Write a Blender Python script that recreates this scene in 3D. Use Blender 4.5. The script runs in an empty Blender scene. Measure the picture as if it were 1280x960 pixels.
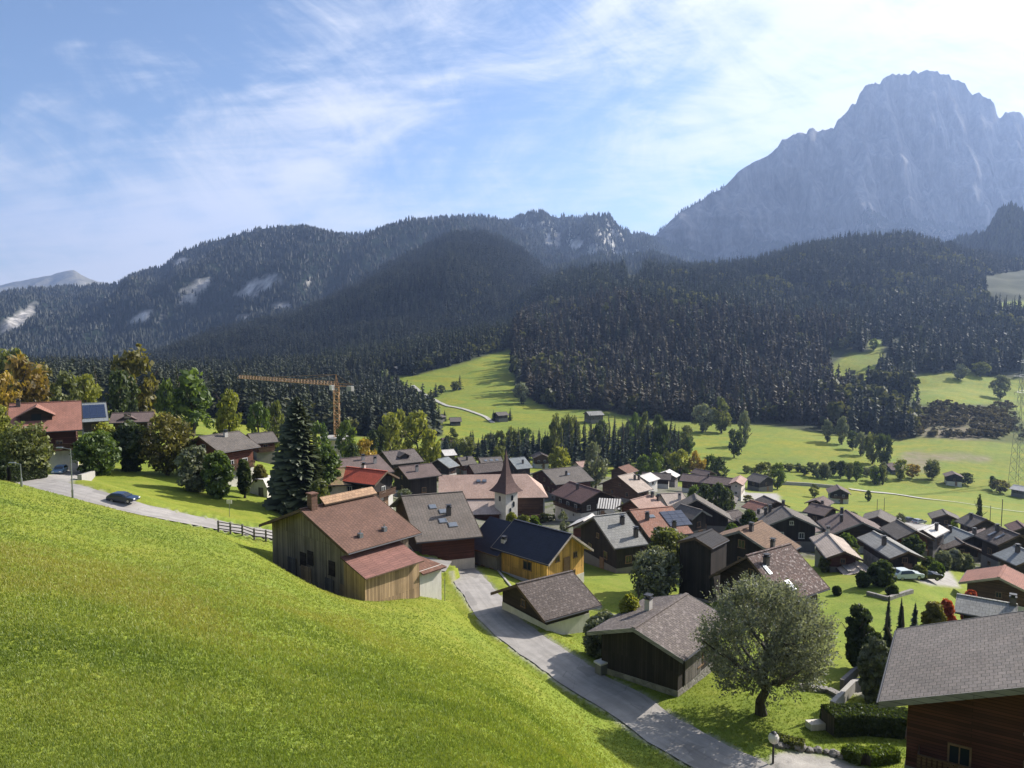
import bpy, math, random
import numpy as np
from mathutils import Vector, Matrix
random.seed(7); RNG=np.random.default_rng(11)
scene=bpy.context.scene
EXPO=0.98; FOREST=1.0; GRASS=1.0; HAZE=0.75e-4; HZTOP=1900; SKR=14; SKX=9.1
C=scene.collection
R=math.radians
# ---------------------------------------------------------------- camera model (used to measure directions on the site)
F=960.0; PITCH=math.atan(80/960)
CP,SP=math.cos(PITCH),math.sin(PITCH)
def ray(px,py):
    X=(px-640)/F; Y=(480-py)/F
    return np.array([X, CP+Y*SP, -SP+Y*CP])
def P(px,py,d):
    r=ray(px,py); return r*(d/r[1])
def proj(x,y,z):
    dep=y*CP-z*SP; up=y*SP+z*CP
    dep=np.maximum(dep,1e-3)
    return 640+F*x/dep, 480-F*up/dep
# ---------------------------------------------------------------- terrain
# (px, py, d): where the ground is seen and how far away it lies
TP=[
(-300,960,9.5),(0,985,10),(300,1010,10),(640,1045,10),(900,1085,10),(1280,1120,12),(1600,1120,14),
(0,960,11),(0,767,20),(0,690,30),(0,633,45),(0,602,62),(-300,720,20),(-300,620,40),(-300,590,62),
(300,960,13),(300,834,20),(300,757,30),(300,706,46),(300,676,64),(150,860,16),(150,700,38),(150,645,60),
(460,960,14.5),(460,842,25),(460,784,40),(460,756,54),(460,746,61),
(640,960,17),(640,903,25),(640,867,35),(640,838,46),(620,800,56),
(545,744,65),(500,746,59.5),(540,743,61.5),(470,745,61),(760,905,44),(850,965,39),(850,1045,27),(850,1080,18),(1100,1060,26),(1280,1040,28),
(960,950,40),(860,890,45.5),(760,850,50),(690,810,56),(640,770,63),(600,735,72),(572,712,78),(560,702,83),
(1020,952,40),(952,893,45),(1060,910,44),(1060,880,47),(1150,940,41),(1280,930,42),(1040,800,60),(1030,790,64),(850,862,49),(750,835,53),(700,780,63),
(1060,745,76),(1130,735,78),(1150,722,84),(1230,765,80),(1280,790,76),(900,760,68),(800,752,72),(690,740,74),
(740,720,84),(620,728,80),(600,700,92),(820,715,90),(560,680,98),(700,690,100),
(1170,702,108),(1250,700,112),(1080,695,106),(1000,700,104),(900,690,108),(800,690,108),
(1130,656,165),(1250,668,155),(1350,690,130),(980,662,145),(860,655,140),(760,650,138),(640,652,150),(560,640,135),
(1200,649,200),(1100,641,205),(1180,627,262),(1280,642,255),(1130,611,335),(1280,625,330),(1050,632,250),(950,618,255),(880,612,250),
(760,610,220),(660,600,230),(560,592,230),(620,622,185),(700,630,175),(800,622,180),
(440,612,122),(480,622,116),(375,642,92),(330,612,104),(200,602,95),(100,590,95),(300,592,110),(60,577,102),(100,613,76),(0,600,68),(180,628,76),(270,655,76),(345,668,77),(400,680,85),(-100,592,75),(-200,585,90),
(100,525,200),(0,525,190),(-200,525,190),(200,535,180),(300,548,175),(380,580,180),(422,573,230),(450,590,190),(300,522,320),(150,510,330),(0,508,330),(-200,505,330),
(500,570,260),(420,540,340),(250,502,520),(100,490,520),(-200,488,520),(400,510,520),
(560,563,310),(640,570,330),(700,562,380),(800,572,340),(900,590,330),
(600,520,490),(560,505,560),(620,485,640),(640,442,830),(520,500,600),(520,470,720),(460,475,720),(720,527,470),(680,512,540),(590,465,740),
(350,475,760),(200,474,800),(0,474,800),(-300,474,800),
(700,500,600),(700,450,850),(700,405,1150),(700,355,1500),(800,500,600),(800,450,790),(800,400,1000),(800,350,1450),(600,425,1000),(600,420,1300),
(1000,600,318),(1000,570,390),(1000,545,460),(950,530,520),(860,540,460),(870,565,380),(950,470,760),(950,415,960),(950,395,1150),(950,335,1600),
(1080,600,340),(1100,570,410),(1130,548,500),(1130,480,760),(1130,450,860),(1130,400,1150),(1130,305,1700),
(1250,500,700),(1250,440,950),(1250,400,1120),(1250,352,1450),(1400,340,1450),(1400,440,900),(1400,560,450),(1400,640,240),
(1190,562,440),(1190,492,640),(1190,585,385),(1280,600,375),(1280,560,460),(1040,312,1650),(1040,400,1150),(870,345,1550),
(700,390,2200),(900,385,2300),(1130,375,2500),(1400,375,2500),(500,440,1400),(300,462,1300),(0,465,1300),(-300,465,1300),(500,430,2200),(200,430,2500),(-300,430,2500),
(1640,1000,36),(1640,800,70),(1640,640,240),(1640,340,1450),
]
def sc(d): return d*float(np.interp(math.log(d),[math.log(v) for v in (8,11,20,45,80,160,320,600,1000)],[.95,1.0,1.1,1.2,1.25,1.27,1.22,1.1,1.0]))
TP=[(a,b,sc(d)) for a,b,d in TP]
_p=np.array([P(*t) for t in TP]); WL=0.55; CC=0.10
_uv=np.stack([_p[:,0]/_p[:,1], WL*np.log(_p[:,1])],-1); _t=_p[:,2]/_p[:,1]
def _k(a,b): 
    d2=((a[:,None,:]-b[None,:,:])**2).sum(-1); return -np.sqrt(d2+CC*CC)
_n=len(_t); _A=np.zeros((_n+3,_n+3)); _A[:_n,:_n]=_k(_uv,_uv)+np.eye(_n)*2e-3
_A[:_n,_n]=1;_A[:_n,_n+1:]=_uv;_A[_n,:_n]=1;_A[_n+1:,:_n]=_uv.T
_w=np.linalg.solve(_A,np.r_[_t,0,0,0])
def H0(x,y):
    x=np.asarray(x,float).ravel(); y=np.asarray(y,float).ravel()
    yy=np.maximum(y,9.0); u=x/yy; out=np.empty(len(x))
    for i in range(0,len(x),8000):
        q=np.stack([u[i:i+8000],WL*np.log(yy[i:i+8000])],-1)
        out[i:i+8000]=_k(q,_uv)@_w[:_n]+_w[_n]+q@_w[_n+1:]
    z=out*yy
    return np.where(y<9.0, np.minimum(z*(0.25+0.75*np.maximum(y,0)/9.0),-2.2), z)

def hit(px,py,dmin=9,dmax=2400):
    r=ray(px,py); r=r/r[1]; ds=np.exp(np.linspace(math.log(dmin),math.log(dmax),1200))
    g=H0(r[0]*ds,ds)-r[2]*ds
    i=int(np.argmax(g>0))
    return (float(ds[i]) if g[i]>0 else dmax)
def on(px,py):
    d=hit(px,py); p=P(px,py,d); return np.array([p[0],p[1],H1(p[0],p[1])])
# roads: measured centre lines -> plan, with smoothed levels
def densify(pts,step=1.0):
    pts=np.array(pts,float); out=[]
    # Catmull-Rom
    n=len(pts); q=np.vstack([2*pts[0]-pts[1],pts,2*pts[-1]-pts[-2]])
    for i in range(n-1):
        p0,p1,p2,p3=q[i],q[i+1],q[i+2],q[i+3]
        m=max(2,int(np.linalg.norm(p2-p1)/step))
        for k in range(m):
            t=k/m
            out.append(0.5*((2*p1)+(-p0+p2)*t+(2*p0-5*p1+4*p2-p3)*t*t+(-p0+3*p1-3*p2+p3)*t**3))
    out.append(pts[-1]); return np.array(out)
def plan(pxs):
    o=[]
    for px,py in pxs:
        d=hit(px,py); p=P(px,py,d); o.append((p[0],p[1]))
    return o
def smooth(z,k):
    zz=np.r_[np.full(k,z[0]),z,np.full(k,z[-1])]; c=np.cumsum(np.r_[0,zz]); return (c[2*k+1:]-c[:-2*k-1])/(2*k+1)
roadA=densify([(17.5,33.0)]+plan([(960,985),(885,945),(825,912),(780,880),(735,852),(695,826),(655,800),(622,770),(600,742),(581,718),(566,704),(552,694)]))
_rb=np.array([P(*q) for q in [(-160,578,116),(-60,591,104),(0,599,99),(60,606.5,94.5),(100,615,91.5),(150,629.5,90),(200,641.5,90),(275,656.5,91.5),(345,670,93.5)]]+[np.array([-20.5,95.0,-28.6]),np.array([-13.0,95.5,-30.4]),np.array([-8.0,95.0,-31.2])])
_rb3=densify(_rb); roadB=_rb3[:,:2]
RZ=[]
ROADS=[]
for pl,w in ((roadA,2.0),(roadB,2.0)):
    z=smooth(H0(pl[:,0],pl[:,1]),4) if pl is roadA else smooth(_rb3[:,2],3); ROADS.append((pl,z,w))
_rp=np.vstack([r[0] for r in ROADS]); _rz=np.concatenate([r[1] for r in ROADS]); _rw=np.concatenate([np.full(len(r[0]),r[2]) for r in ROADS])
def road_dist(x,y):
    x=np.asarray(x,float).ravel(); y=np.asarray(y,float).ravel()
    dist=np.full(len(x),1e3); zr=np.zeros(len(x)); idx=np.where((y<150)&(y>20)&(np.abs(x)<150))[0]
    for i in range(0,len(idx),4000):
        j=idx[i:i+4000]
        d2=(x[j,None]-_rp[None,:,0])**2+(y[j,None]-_rp[None,:,1])**2
        k=d2.argmin(1); dist[j]=np.sqrt(d2[np.arange(len(j)),k])-_rw[k]; zr[j]=_rz[k]
    return dist,zr
def H(x,y):
    z=H0(x,y); d,zr=road_dist(x,y)
    t=np.clip((d-0.5)/np.where(((np.asarray(x).ravel()<-12)&(np.asarray(y).ravel()>70))|((np.asarray(x).ravel()<8)&(np.asarray(y).ravel()>76)),8.0,2.6),0,1); t=t*t*(3-2*t)
    e=np.clip((d+.5)/.8,0,1); z=(zr-.16*(1-e*e*(3-2*e)))*(1-t)+z*t
    # hollow along the barn
    a=R(41); x=np.asarray(x,float).ravel()+18.2; y=np.asarray(y,float).ravel()-79.1
    ly=x*math.sin(a)+y*math.cos(a); lx=x*math.cos(a)-y*math.sin(a)
    db=np.hypot(np.maximum(np.abs(lx+1.0)-6.3,0),np.maximum(np.abs(ly)-4.0,0)); q=np.clip(1-db/5.5,0,1)
    return z-1.35*q*q*(3-2*q)*(ly<3)
def H1(x,y): return float(H([x],[y])[0])
# ---------------------------------------------------------------- noise (numpy)
def _h(ix,iy,s):
    n=(ix*374761393+iy*668265263+s*974634777)&0xffffffff
    n=((n^(n>>13))*1274126177)&0xffffffff
    return ((n^(n>>16))&0xffff)/65535.0
def vnoise(x,y,s=0):
    x=np.asarray(x,float); y=np.asarray(y,float)
    ix=np.floor(x).astype(np.int64); iy=np.floor(y).astype(np.int64); fx=x-ix; fy=y-iy
    fx=fx*fx*(3-2*fx); fy=fy*fy*(3-2*fy)
    a=_h(ix,iy,s); b=_h(ix+1,iy,s); c=_h(ix,iy+1,s); d=_h(ix+1,iy+1,s)
    return (a*(1-fx)+b*fx)*(1-fy)+(c*(1-fx)+d*fx)*fy
def fbm(x,y,o=4,s=0):
    r=0;a=.5
    for k in range(o): r=r+a*vnoise(x*2**k,y*2**k,s+k); a*=.5
    return r
def ridged(x,y,o=4,s=0):
    r=0;a=.5
    for k in range(o): r=r+a*(1-np.abs(2*vnoise(x*2**k,y*2**k,s+k)-1)); a*=.5
    return r
# ---------------------------------------------------------------- object helpers
def tag(o,label=None,cat=None,group=None,kind=None):
    if label: o['label']=label
    if cat: o['category']=cat
    if group: o['group']=group
    if kind: o['kind']=kind
    return o
def link(o,parent=None):
    C.objects.link(o)
    if parent is not None: o.parent=parent
    return o
def thing(name,label,cat,loc=(0,0,0),rz=0,group=None):
    o=bpy.data.objects.new(name,None); o.empty_display_size=.5; link(o); o.location=loc; o.rotation_euler=(0,0,rz)
    return tag(o,label,cat,group)
def npmesh(name,V,Fc,mats,uv=None,tint=None,mi=None,attrs=None,smooth=False):
    """V (n,3); Fc list of arrays with equal-length rows (faces)"""
    me=bpy.data.meshes.new(name)
    V=np.asarray(V,np.float32)
    if not isinstance(Fc,list): Fc=[Fc]
    Fc=[np.asarray(f,np.int32) for f in Fc if len(f)]
    loops=np.concatenate([f.ravel() for f in Fc]); tot=np.concatenate([np.full(len(f),f.shape[1],np.int32) for f in Fc])
    st=np.r_[0,np.cumsum(tot)[:-1]].astype(np.int32)
    me.vertices.add(len(V)); me.vertices.foreach_set('co',V.ravel())
    me.loops.add(len(loops)); me.loops.foreach_set('vertex_index',loops)
    me.polygons.add(len(tot)); me.polygons.foreach_set('loop_start',st); me.polygons.foreach_set('loop_total',tot)
    for m in (mats if isinstance(mats,(list,tuple)) else [mats]): me.materials.append(m)
    if mi is not None: me.polygons.foreach_set('material_index',np.asarray(mi,np.int32))
    me.polygons.foreach_set('use_smooth',np.full(len(tot),smooth))
    if tint is not None:
        a=me.attributes.new('tint','FLOAT','POINT'); a.data.foreach_set('value',np.asarray(tint,np.float32))
    for k,v in (attrs or {}).items():
        a=me.attributes.new(k,'FLOAT','POINT'); a.data.foreach_set('value',np.asarray(v,np.float32))
    me.update(calc_edges=True)
    if uv is not None:
        l=me.uv_layers.new(name='UVMap'); l.data.foreach_set('uv',np.asarray(uv,np.float32).ravel())
    return me
class MB:
    """collects polygons, with uv in metres, and links them as one mesh object"""
    def __init__(s): s.v=[];s.f=[];s.uv=[];s.m=[]
    def poly(s,pts,m=0,uv=None):
        i=len(s.v); s.v+= [tuple(p) for p in pts]; s.f.append(tuple(range(i,i+len(pts)))); s.m.append(m)
        if uv is None:
            p=[Vector(q) for q in pts]; n=(p[1]-p[0]).cross(p[2]-p[0])
            if n.length<1e-9: n=Vector((0,0,1))
            n.normalize()
            if abs(n.z)>.93: ax,ay=Vector((1,0,0)),Vector((0,1,0))
            else:
                ax=Vector((0,0,1)).cross(n).normalized(); ay=n.cross(ax)
            uv=[(q.dot(ax),q.dot(ay)) for q in p]
        s.uv+=uv
    def box(s,x0,x1,y0,y1,z0,z1,m=0,top=None):
        a=[(x0,y0),(x1,y0),(x1,y1),(x0,y1)]
        for k in range(4):
            (ax,ay),(bx,by)=a[k],a[(k+1)%4]
            s.poly([(ax,ay,z0),(bx,by,z0),(bx,by,z1),(ax,ay,z1)],m)
        s.poly([(x,y,z1) for x,y in a],m if top is None else top); s.poly([(x,y,z0) for x,y in reversed(a)],m)
    def bar(s,a,b,r=.05,n=6,m=0,r2=None):
        a=Vector(a);b=Vector(b); d=(b-a); 
        if d.length<1e-6: return
        d.normalize(); u=d.cross(Vector((0,0,1)) if abs(d.z)<.9 else Vector((1,0,0))).normalized(); w=d.cross(u); r2=r if r2 is None else r2
        A=[a+(u*math.cos(2*math.pi*k/n)+w*math.sin(2*math.pi*k/n))*r for k in range(n)]
        B=[b+(u*math.cos(2*math.pi*k/n)+w*math.sin(2*math.pi*k/n))*r2 for k in range(n)]
        for k in range(n): s.poly([A[k],A[(k+1)%n],B[(k+1)%n],B[k]],m)
        s.poly(list(reversed(A)),m); s.poly(B,m)
    def prism(s,prof,y0,y1,m=0,cap=None):
        """profile (x,z) counter-clockwise seen from -y, pushed along y"""
        n=len(prof)
        for k in range(n):
            (ax,az),(bx,bz)=prof[k],prof[(k+1)%n]
            s.poly([(ax,y0,az),(ax,y1,az),(bx,y1,bz),(bx,y0,bz)],m)
        c=m if cap is None else cap
        s.poly([(x,y0,z) for x,z in prof],c); s.poly([(x,y1,z) for x,z in reversed(prof)],c)
    def mesh(s,name,mats):
        me=bpy.data.meshes.new(name); me.from_pydata(s.v,[],s.f)
        for m in (mats if isinstance(mats,(list,tuple)) else [mats]): me.materials.append(m)
        me.polygons.foreach_set('material_index',s.m)
        l=me.uv_layers.new(name='UVMap'); l.data.foreach_set('uv',np.asarray(s.uv,np.float32).ravel())
        me.update(); return me
    def build(s,name,mats,parent=None,loc=None,rz=None,smooth=False):
        o=bpy.data.objects.new(name,s.mesh(name,mats)); link(o,parent)
        if loc is not None: o.location=loc
        if rz is not None: o.rotation_euler=(0,0,rz)
        if smooth: o.data.polygons.foreach_set('use_smooth',[True]*len(o.data.polygons))
        return o
def put(name,me,parent=None,loc=None,rot=None,scale=None):
    o=bpy.data.objects.new(name,me); link(o,parent)
    if loc is not None: o.location=loc
    if rot is not None: o.rotation_euler=rot
    if scale is not None: o.scale=scale
    return o
def copy_tree(o,parent=None):
    c=o.copy(); C.objects.link(c); c.parent=parent
    for ch in [q for q in C.objects if q.parent==o]: copy_tree(ch,c)
    return c
# ---------------------------------------------------------------- materials
class N:
    def __init__(s,name):
        s.m=bpy.data.materials.new(name); s.m.use_nodes=True; s.t=s.m.node_tree; s.t.nodes.clear()
        s.out=s.t.nodes.new('ShaderNodeOutputMaterial')
    def n(s,t,ins=None,**kw):
        q=s.t.nodes.new('ShaderNode'+t)
        for k,v in kw.items(): setattr(q,k,v)
        for k,v in (ins or {}).items():
            if hasattr(v,'links') or v.__class__.__name__.startswith('NodeSocket'): s.t.links.new(v,q.inputs[k])
            else: q.inputs[k].default_value=v
        return q
    def uv(s): return s.n('TexCoord').outputs['UV']
    def obj(s): return s.n('TexCoord').outputs['Object']
    def pos(s): return s.n('NewGeometry').outputs['Position']
    def map(s,v,sc=(1,1,1),rot=(0,0,0),loc=(0,0,0)): return s.n('Mapping',{'Vector':v,'Scale':sc,'Rotation':rot,'Location':loc}).outputs[0]
    def noise(s,v,scale,detail=4,rough=.55,dist=0): return s.n('TexNoise',{'Vector':v,'Scale':scale,'Detail':detail,'Roughness':rough,'Distortion':dist}).outputs['Fac']
    def ramp(s,f,stops):
        r=s.n('ValToRGB',{'Fac':f}); e=r.color_ramp.elements
        while len(e)<len(stops): e.new(.5)
        for q,(p,c) in zip(e,stops): q.position=p; q.color=(*c,1) if len(c)==3 else c
        return r.outputs[0]
    def mix(s,f,a,b,mode='MIX'):
        q=s.n('MixRGB',{'Fac':f},blend_type=mode)
        for k,v in (('Color1',a),('Color2',b)):
            if isinstance(v,(tuple,list)): q.inputs[k].default_value=(*v[:3],1)
            else: s.t.links.new(v,q.inputs[k])
        return q.outputs[0]
    def math(s,op,a,b=0.0,clamp=False):
        q=s.n('Math',{0:a,1:b},operation=op); q.use_clamp=clamp; return q.outputs[0]
    def attr(s,name): return s.n('Attribute',attribute_name=name).outputs['Fac']
    def bump(s,h,st=.3,dist=.05): return s.n('Bump',{'Height':h,'Strength':st,'Distance':dist}).outputs[0]
    def fin(s,col,rough=.85,normal=None,metal=0.0,spec=.3):
        p=s.n('BsdfPrincipled',{'Roughness':rough,'Metallic':metal,'Specular IOR Level':spec})
        if isinstance(col,(tuple,list)): p.inputs['Base Color'].default_value=(*col[:3],1)
        else: s.t.links.new(col,p.inputs['Base Color'])
        if normal is not None: s.t.links.new(normal,p.inputs['Normal'])
        s.t.links.new(p.outputs[0],s.out.inputs[0]); return s.m
def mul(c,k): return tuple(v*k for v in c)
def simple(name,col,rough=.7,metal=0.0,var=.25,scale=3.0):
    n=N(name); f=n.noise(n.obj(),scale,5)
    return n.fin(n.ramp(f,[(.3,mul(col,1-var)),(.7,mul(col,1+var))]),rough,metal=metal)
def roof_mat(name,c,c2=None,moss=0.0,tile=(.42,.34),streak=.0,patch=None,rough=.9,lich=0.0):
    n=N(name); uv=n.uv(); c2=c2 or mul(c,.72)
    b=n.n('TexBrick',{'Vector':uv,'Color1':(*c,1),'Color2':(*c2,1),'Mortar':(*mul(c,.38),1),'Scale':1.0,'Mortar Size':.018,'Mortar Smooth':.3,'Bias':0.0,'Brick Width':tile[0],'Row Height':tile[1]},offset=.5)
    col=b.outputs['Color']
    big=n.noise(n.obj(),.35,5,.6); col=n.mix(n.ramp(big,[(.35,(0,0,0)),(.75,(.75,.75,.75))]),col,n.mix(1,col,mul((1,.98,.95),.62),'MULTIPLY'))
    fine=n.noise(uv,5.5,4,.7); col=n.mix(n.ramp(fine,[(.42,(0,0,0)),(.62,(.55,.55,.55))]),col,n.mix(1,col,(1.35,1.33,1.3),'MULTIPLY'))
    st=n.noise(n.map(uv,(3.0,.25,1)),1.6,4); col=n.mix(n.ramp(st,[(.5,(0,0,0)),(.75,(.5,.5,.5))]),col,mul(c,.5))
    if lich: 
        l=n.noise(uv,2.6,5,.75); col=n.mix(n.ramp(l,[(.54,(0,0,0)),(.60,(lich,)*3)]),col,(.42,.36,.33))
    if moss: 
        l=n.noise(n.obj(),.9,6,.7); col=n.mix(n.ramp(l,[(.48,(0,0,0)),(.62,(moss,)*3)]),col,(.17,.17,.06))
    if patch:
        l=n.noise(n.map(uv,(.5,.3,1)),1.2,3,.5); col=n.mix(n.ramp(l,[(.52,(0,0,0)),(.56,(.7,.7,.7))]),col,patch)
    hgt=n.math('ADD',n.math('MULTIPLY',b.outputs['Fac'],-.6),n.math('MULTIPLY',fine,.5))
    return n.fin(col,rough,n.bump(hgt,.6,.05))
def wood_mat(name,c,plank=.18,vert=True,contrast=.35,rough=.85,bleach=None):
    n=N(name); uv=n.uv(); rot=(0,0,R(90)) if vert else (0,0,0); v=n.map(uv,(1,1,1),rot)
    b=n.n('TexBrick',{'Vector':v,'Color1':(*mul(c,1+contrast),1),'Color2':(*mul(c,1-contrast),1),'Mortar':(*mul(c,.3),1),'Scale':1.0,'Mortar Size':.012,'Brick Width':7.0,'Row Height':plank},offset=.37)
    g=n.noise(n.map(v,(.6,14,1)),1.5,5,.7); col=n.mix(n.ramp(g,[(.35,(0,0,0)),(.7,(.8,.8,.8))]),b.outputs['Color'],n.mix(1,b.outputs['Color'],(.6,.6,.62),'MULTIPLY'))
    w=n.noise(n.obj(),.5,5); col=n.mix(n.ramp(w,[(.4,(0,0,0)),(.7,(.6,.6,.6))]),col,n.mix(1,col,bleach or (.6,.58,.58),'MULTIPLY'))
    return n.fin(col,rough,n.bump(n.math('MULTIPLY',b.outputs['Fac'],-1.0),.5,.03))
def plaster_mat(name,c,dirt=.5):
    n=N(name); f=n.noise(n.obj(),1.1,6,.65); g=n.noise(n.map(n.obj(),(3,3,.4)),1.2,4)
    col=n.ramp(f,[(.3,mul(c,.78)),(.7,c)]); col=n.mix(n.ramp(g,[(.5,(0,0,0)),(.8,(dirt,)*3)]),col,mul((c[0],c[1]*.95,c[2]*.88),.6))
    return n.fin(col,.9,n.bump(n.noise(n.obj(),18,3),.15,.02))
def stone_mat(name,c):
    n=N(name); v=n.n('TexVoronoi',{'Vector':n.obj(),'Scale':2.6}); e=n.n('TexVoronoi',{'Vector':n.obj(),'Scale':2.6},feature='DISTANCE_TO_EDGE')
    col=n.mix(.5,n.ramp(n.noise(n.obj(),2,5),[(.3,mul(c,.6)),(.7,mul(c,1.3))]),n.ramp(n.n('SeparateColor',{0:v.outputs['Color']}).outputs[0],[(0,mul(c,.5)),(1,mul(c,1.25))]))
    return n.fin(col,.9,n.bump(n.ramp(e.outputs['Distance'],[(0,(0,0,0)),(.12,(1,1,1))]),.6,.06))
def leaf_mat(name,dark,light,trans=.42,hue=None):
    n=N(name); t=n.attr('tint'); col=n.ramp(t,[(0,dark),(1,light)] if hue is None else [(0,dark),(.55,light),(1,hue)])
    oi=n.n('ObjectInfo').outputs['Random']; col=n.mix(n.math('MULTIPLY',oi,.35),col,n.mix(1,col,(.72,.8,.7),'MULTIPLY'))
    d=n.n('BsdfDiffuse',{'Color':col}); tr=n.n('BsdfTranslucent',{'Color':n.mix(1,col,(1.25,1.25,.6),'MULTIPLY')})
    g=n.n('BsdfGlossy',{'Color':(.5,.5,.5,1),'Roughness':.55}); a=n.n('MixShader',{0:trans,1:d.outputs[0],2:tr.outputs[0]}); b=n.n('MixShader',{0:.05,1:a.outputs[0],2:g.outputs[0]})
    n.t.links.new(b.outputs[0],n.out.inputs[0]); return n.m
M={}
M['bark']=wood_mat('bark',(.09,.075,.06),.09,True,.4)
M['greybark']=wood_mat('grey_bark',(.13,.12,.105),.08,True,.4)
M['fascia']=wood_mat('fascia_wood',(.13,.085,.055),.3,False,.2)
M['palefascia']=wood_mat('pale_fascia_wood',(.42,.36,.29),.3,False,.15)
M['greyfascia']=wood_mat('grey_fascia_wood',(.25,.235,.22),.3,False,.2)
M['glass']=N('window_glass').fin((.02,.025,.03),.08,spec=.6)
M['paleframe']=simple('window_frame_paint',(.62,.6,.56),.5)
M['woodframe']=simple('window_frame_wood',(.2,.12,.07),.6)
M['curtain']=simple('curtain',(.6,.6,.57),.9)
M['chimney']=plaster_mat('chimney_render',(.12,.1,.09)); M['whitechim']=plaster_mat('pale_chimney_render',(.5,.47,.43))
M['metal']=N('dull_metal').fin((.25,.26,.27),.45,metal=.8); M['dark_metal']=N('dark_metal').fin((.05,.05,.055),.5,metal=.6)
M['concrete']=plaster_mat('concrete',(.36,.34,.31)); M['white']=plaster_mat('white_render',(.66,.62,.56)); M['cream']=plaster_mat('cream_render',(.6,.52,.42))
M['pinkwhite']=plaster_mat('pinkish_render',(.62,.52,.45)); M['grey_render']=plaster_mat('grey_render',(.2,.185,.17))
M['stone']=stone_mat('stone_wall',(.24,.22,.2))
WOODS=dict(dark=((.052,.037,.03),.16,False),black=((.036,.028,.024),.2,True),darkred=((.10,.036,.026),.16,False),brown=((.125,.07,.042),.16,False),
  weathered=((.29,.235,.175),.2,True),yellow=((.72,.42,.11),.17,True),greywood=((.17,.15,.135),.18,True),redbrown=((.2,.075,.045),.16,False),pine=((.44,.30,.17),.22,True),grey=((.12,.105,.095),.2,False))
for k,(c,p,v) in WOODS.items(): M['w_'+k]=wood_mat('wood_'+k,c,p,v)
RO=dict(redbrown=roof_mat('roof_red_brown',(0.172,0.096,0.069),(0.139,0.079,0.059)),orangelight=roof_mat('roof_light_orange',(.46,.29,.18)),
 slategrey=roof_mat('roof_slate_grey',(0.168,0.139,0.118),(0.139,0.119,0.102),tile=(.6,.4)),navy=roof_mat('roof_navy',(.018,.021,.038),(.015,.018,.03),tile=(.5,.4),rough=.6),
 umber=roof_mat('roof_umber',(0.109,0.086,0.076),(0.083,0.066,0.059),tile=(.35,.3),lich=.25),umberpale=roof_mat('roof_umber_pale',(0.143,0.119,0.105),(0.109,0.088,0.082),tile=(.35,.3),lich=.35),
 tilegrey=roof_mat('roof_tile_grey',(0.183,0.157,0.141),(0.140,0.124,0.112),tile=(.33,.38)),mottled=roof_mat('roof_mottled',(0.128,0.081,0.068),(0.089,0.060,0.053),lich=.75,tile=(.5,.35)),
 brownorange=roof_mat('roof_brown_orange',(0.204,0.129,0.082),(0.163,0.102,0.068)),black=roof_mat('roof_black',(.035,.033,.036),(.03,.028,.03)),
 lightgrey=roof_mat('roof_light_grey',(0.276,0.270,0.248),(0.235,0.229,0.214),tile=(.6,.5),streak=1),orange=roof_mat('roof_orange_brown',(.33,.16,.105),(.27,.14,.1),lich=.3),
 pink=roof_mat('roof_pink_tile',(0.408,0.264,0.212),(0.340,0.221,0.178),lich=.4),palepink=roof_mat('roof_pale_beige',(0.442,0.365,0.306),(0.391,0.323,0.272)),maroon=roof_mat('roof_maroon',(.135,.075,.068),(.105,.06,.055)),
 slate=roof_mat('roof_slate',(0.155,0.133,0.115),(0.121,0.107,0.096)),bluegrey=roof_mat('roof_blue_grey',(0.216,0.233,0.238),(0.176,0.194,0.201),tile=(.7,.5)),white=roof_mat('roof_pale_metal',(.6,.57,.53),(.55,.52,.49),tile=(1.2,.9)),
 rust=roof_mat('roof_rust',(0.200,0.104,0.072)),moss=roof_mat('roof_mossy',(.36,.24,.14),(.3,.2,.12),moss=.7),brightred=roof_mat('roof_bright_red',(.48,.09,.05),(.4,.08,.045)),
 mauve=roof_mat('roof_mauve',(0.163,0.118,0.106),(0.131,0.097,0.087)),church=roof_mat('church_roof',(.52,.36,.29),(.42,.28,.22),tile=(.3,.25),lich=.5),aisle=roof_mat('church_aisle_roof',(.5,.4,.35),(.43,.34,.3)),
 spire=roof_mat('spire_shingle',(.14,.085,.075),(.11,.07,.062),tile=(.25,.2)),redtile=roof_mat('roof_red_tile',(0.306,0.145,0.106),(0.255,0.123,0.093)),grooved=roof_mat('roof_grooved_red',(0.257,0.125,0.101),(0.203,0.101,0.082),tile=(.3,1.2)))
M['solar']=N('solar_panel').fin((.02,.03,.06),.15,spec=.7)
M['skylight']=N('skylight_glass').fin((.12,.14,.17),.1,spec=.8)
# ---------------------------------------------------------------- camera, sun, sky
cam=bpy.data.objects.new('camera',bpy.data.cameras.new('camera')); C.objects.link(cam); scene.camera=cam
cam.data.sensor_width=36; cam.data.lens=27; cam.location=(0,0,0); cam.rotation_euler=(R(90)-PITCH,0,0); cam.data.clip_start=.3; cam.data.clip_end=60000
SUN_AZ,SUN_EL=58.0,32.5
sl=bpy.data.lights.new('sun','SUN'); sl.energy=5.0; sl.angle=R(.53); sl.color=(1,.945,.86)
so=bpy.data.objects.new('sun',sl); C.objects.link(so)
sd=Vector((math.sin(R(SUN_AZ))*math.cos(R(SUN_EL)),math.cos(R(SUN_AZ))*math.cos(R(SUN_EL)),math.sin(R(SUN_EL))))
so.rotation_euler=sd.to_track_quat('Z','Y').to_euler(); so.location=sd*50
w=bpy.data.worlds.new('World'); scene.world=w; w.use_nodes=True; nt=w.node_tree; nt.nodes.clear()
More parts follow.
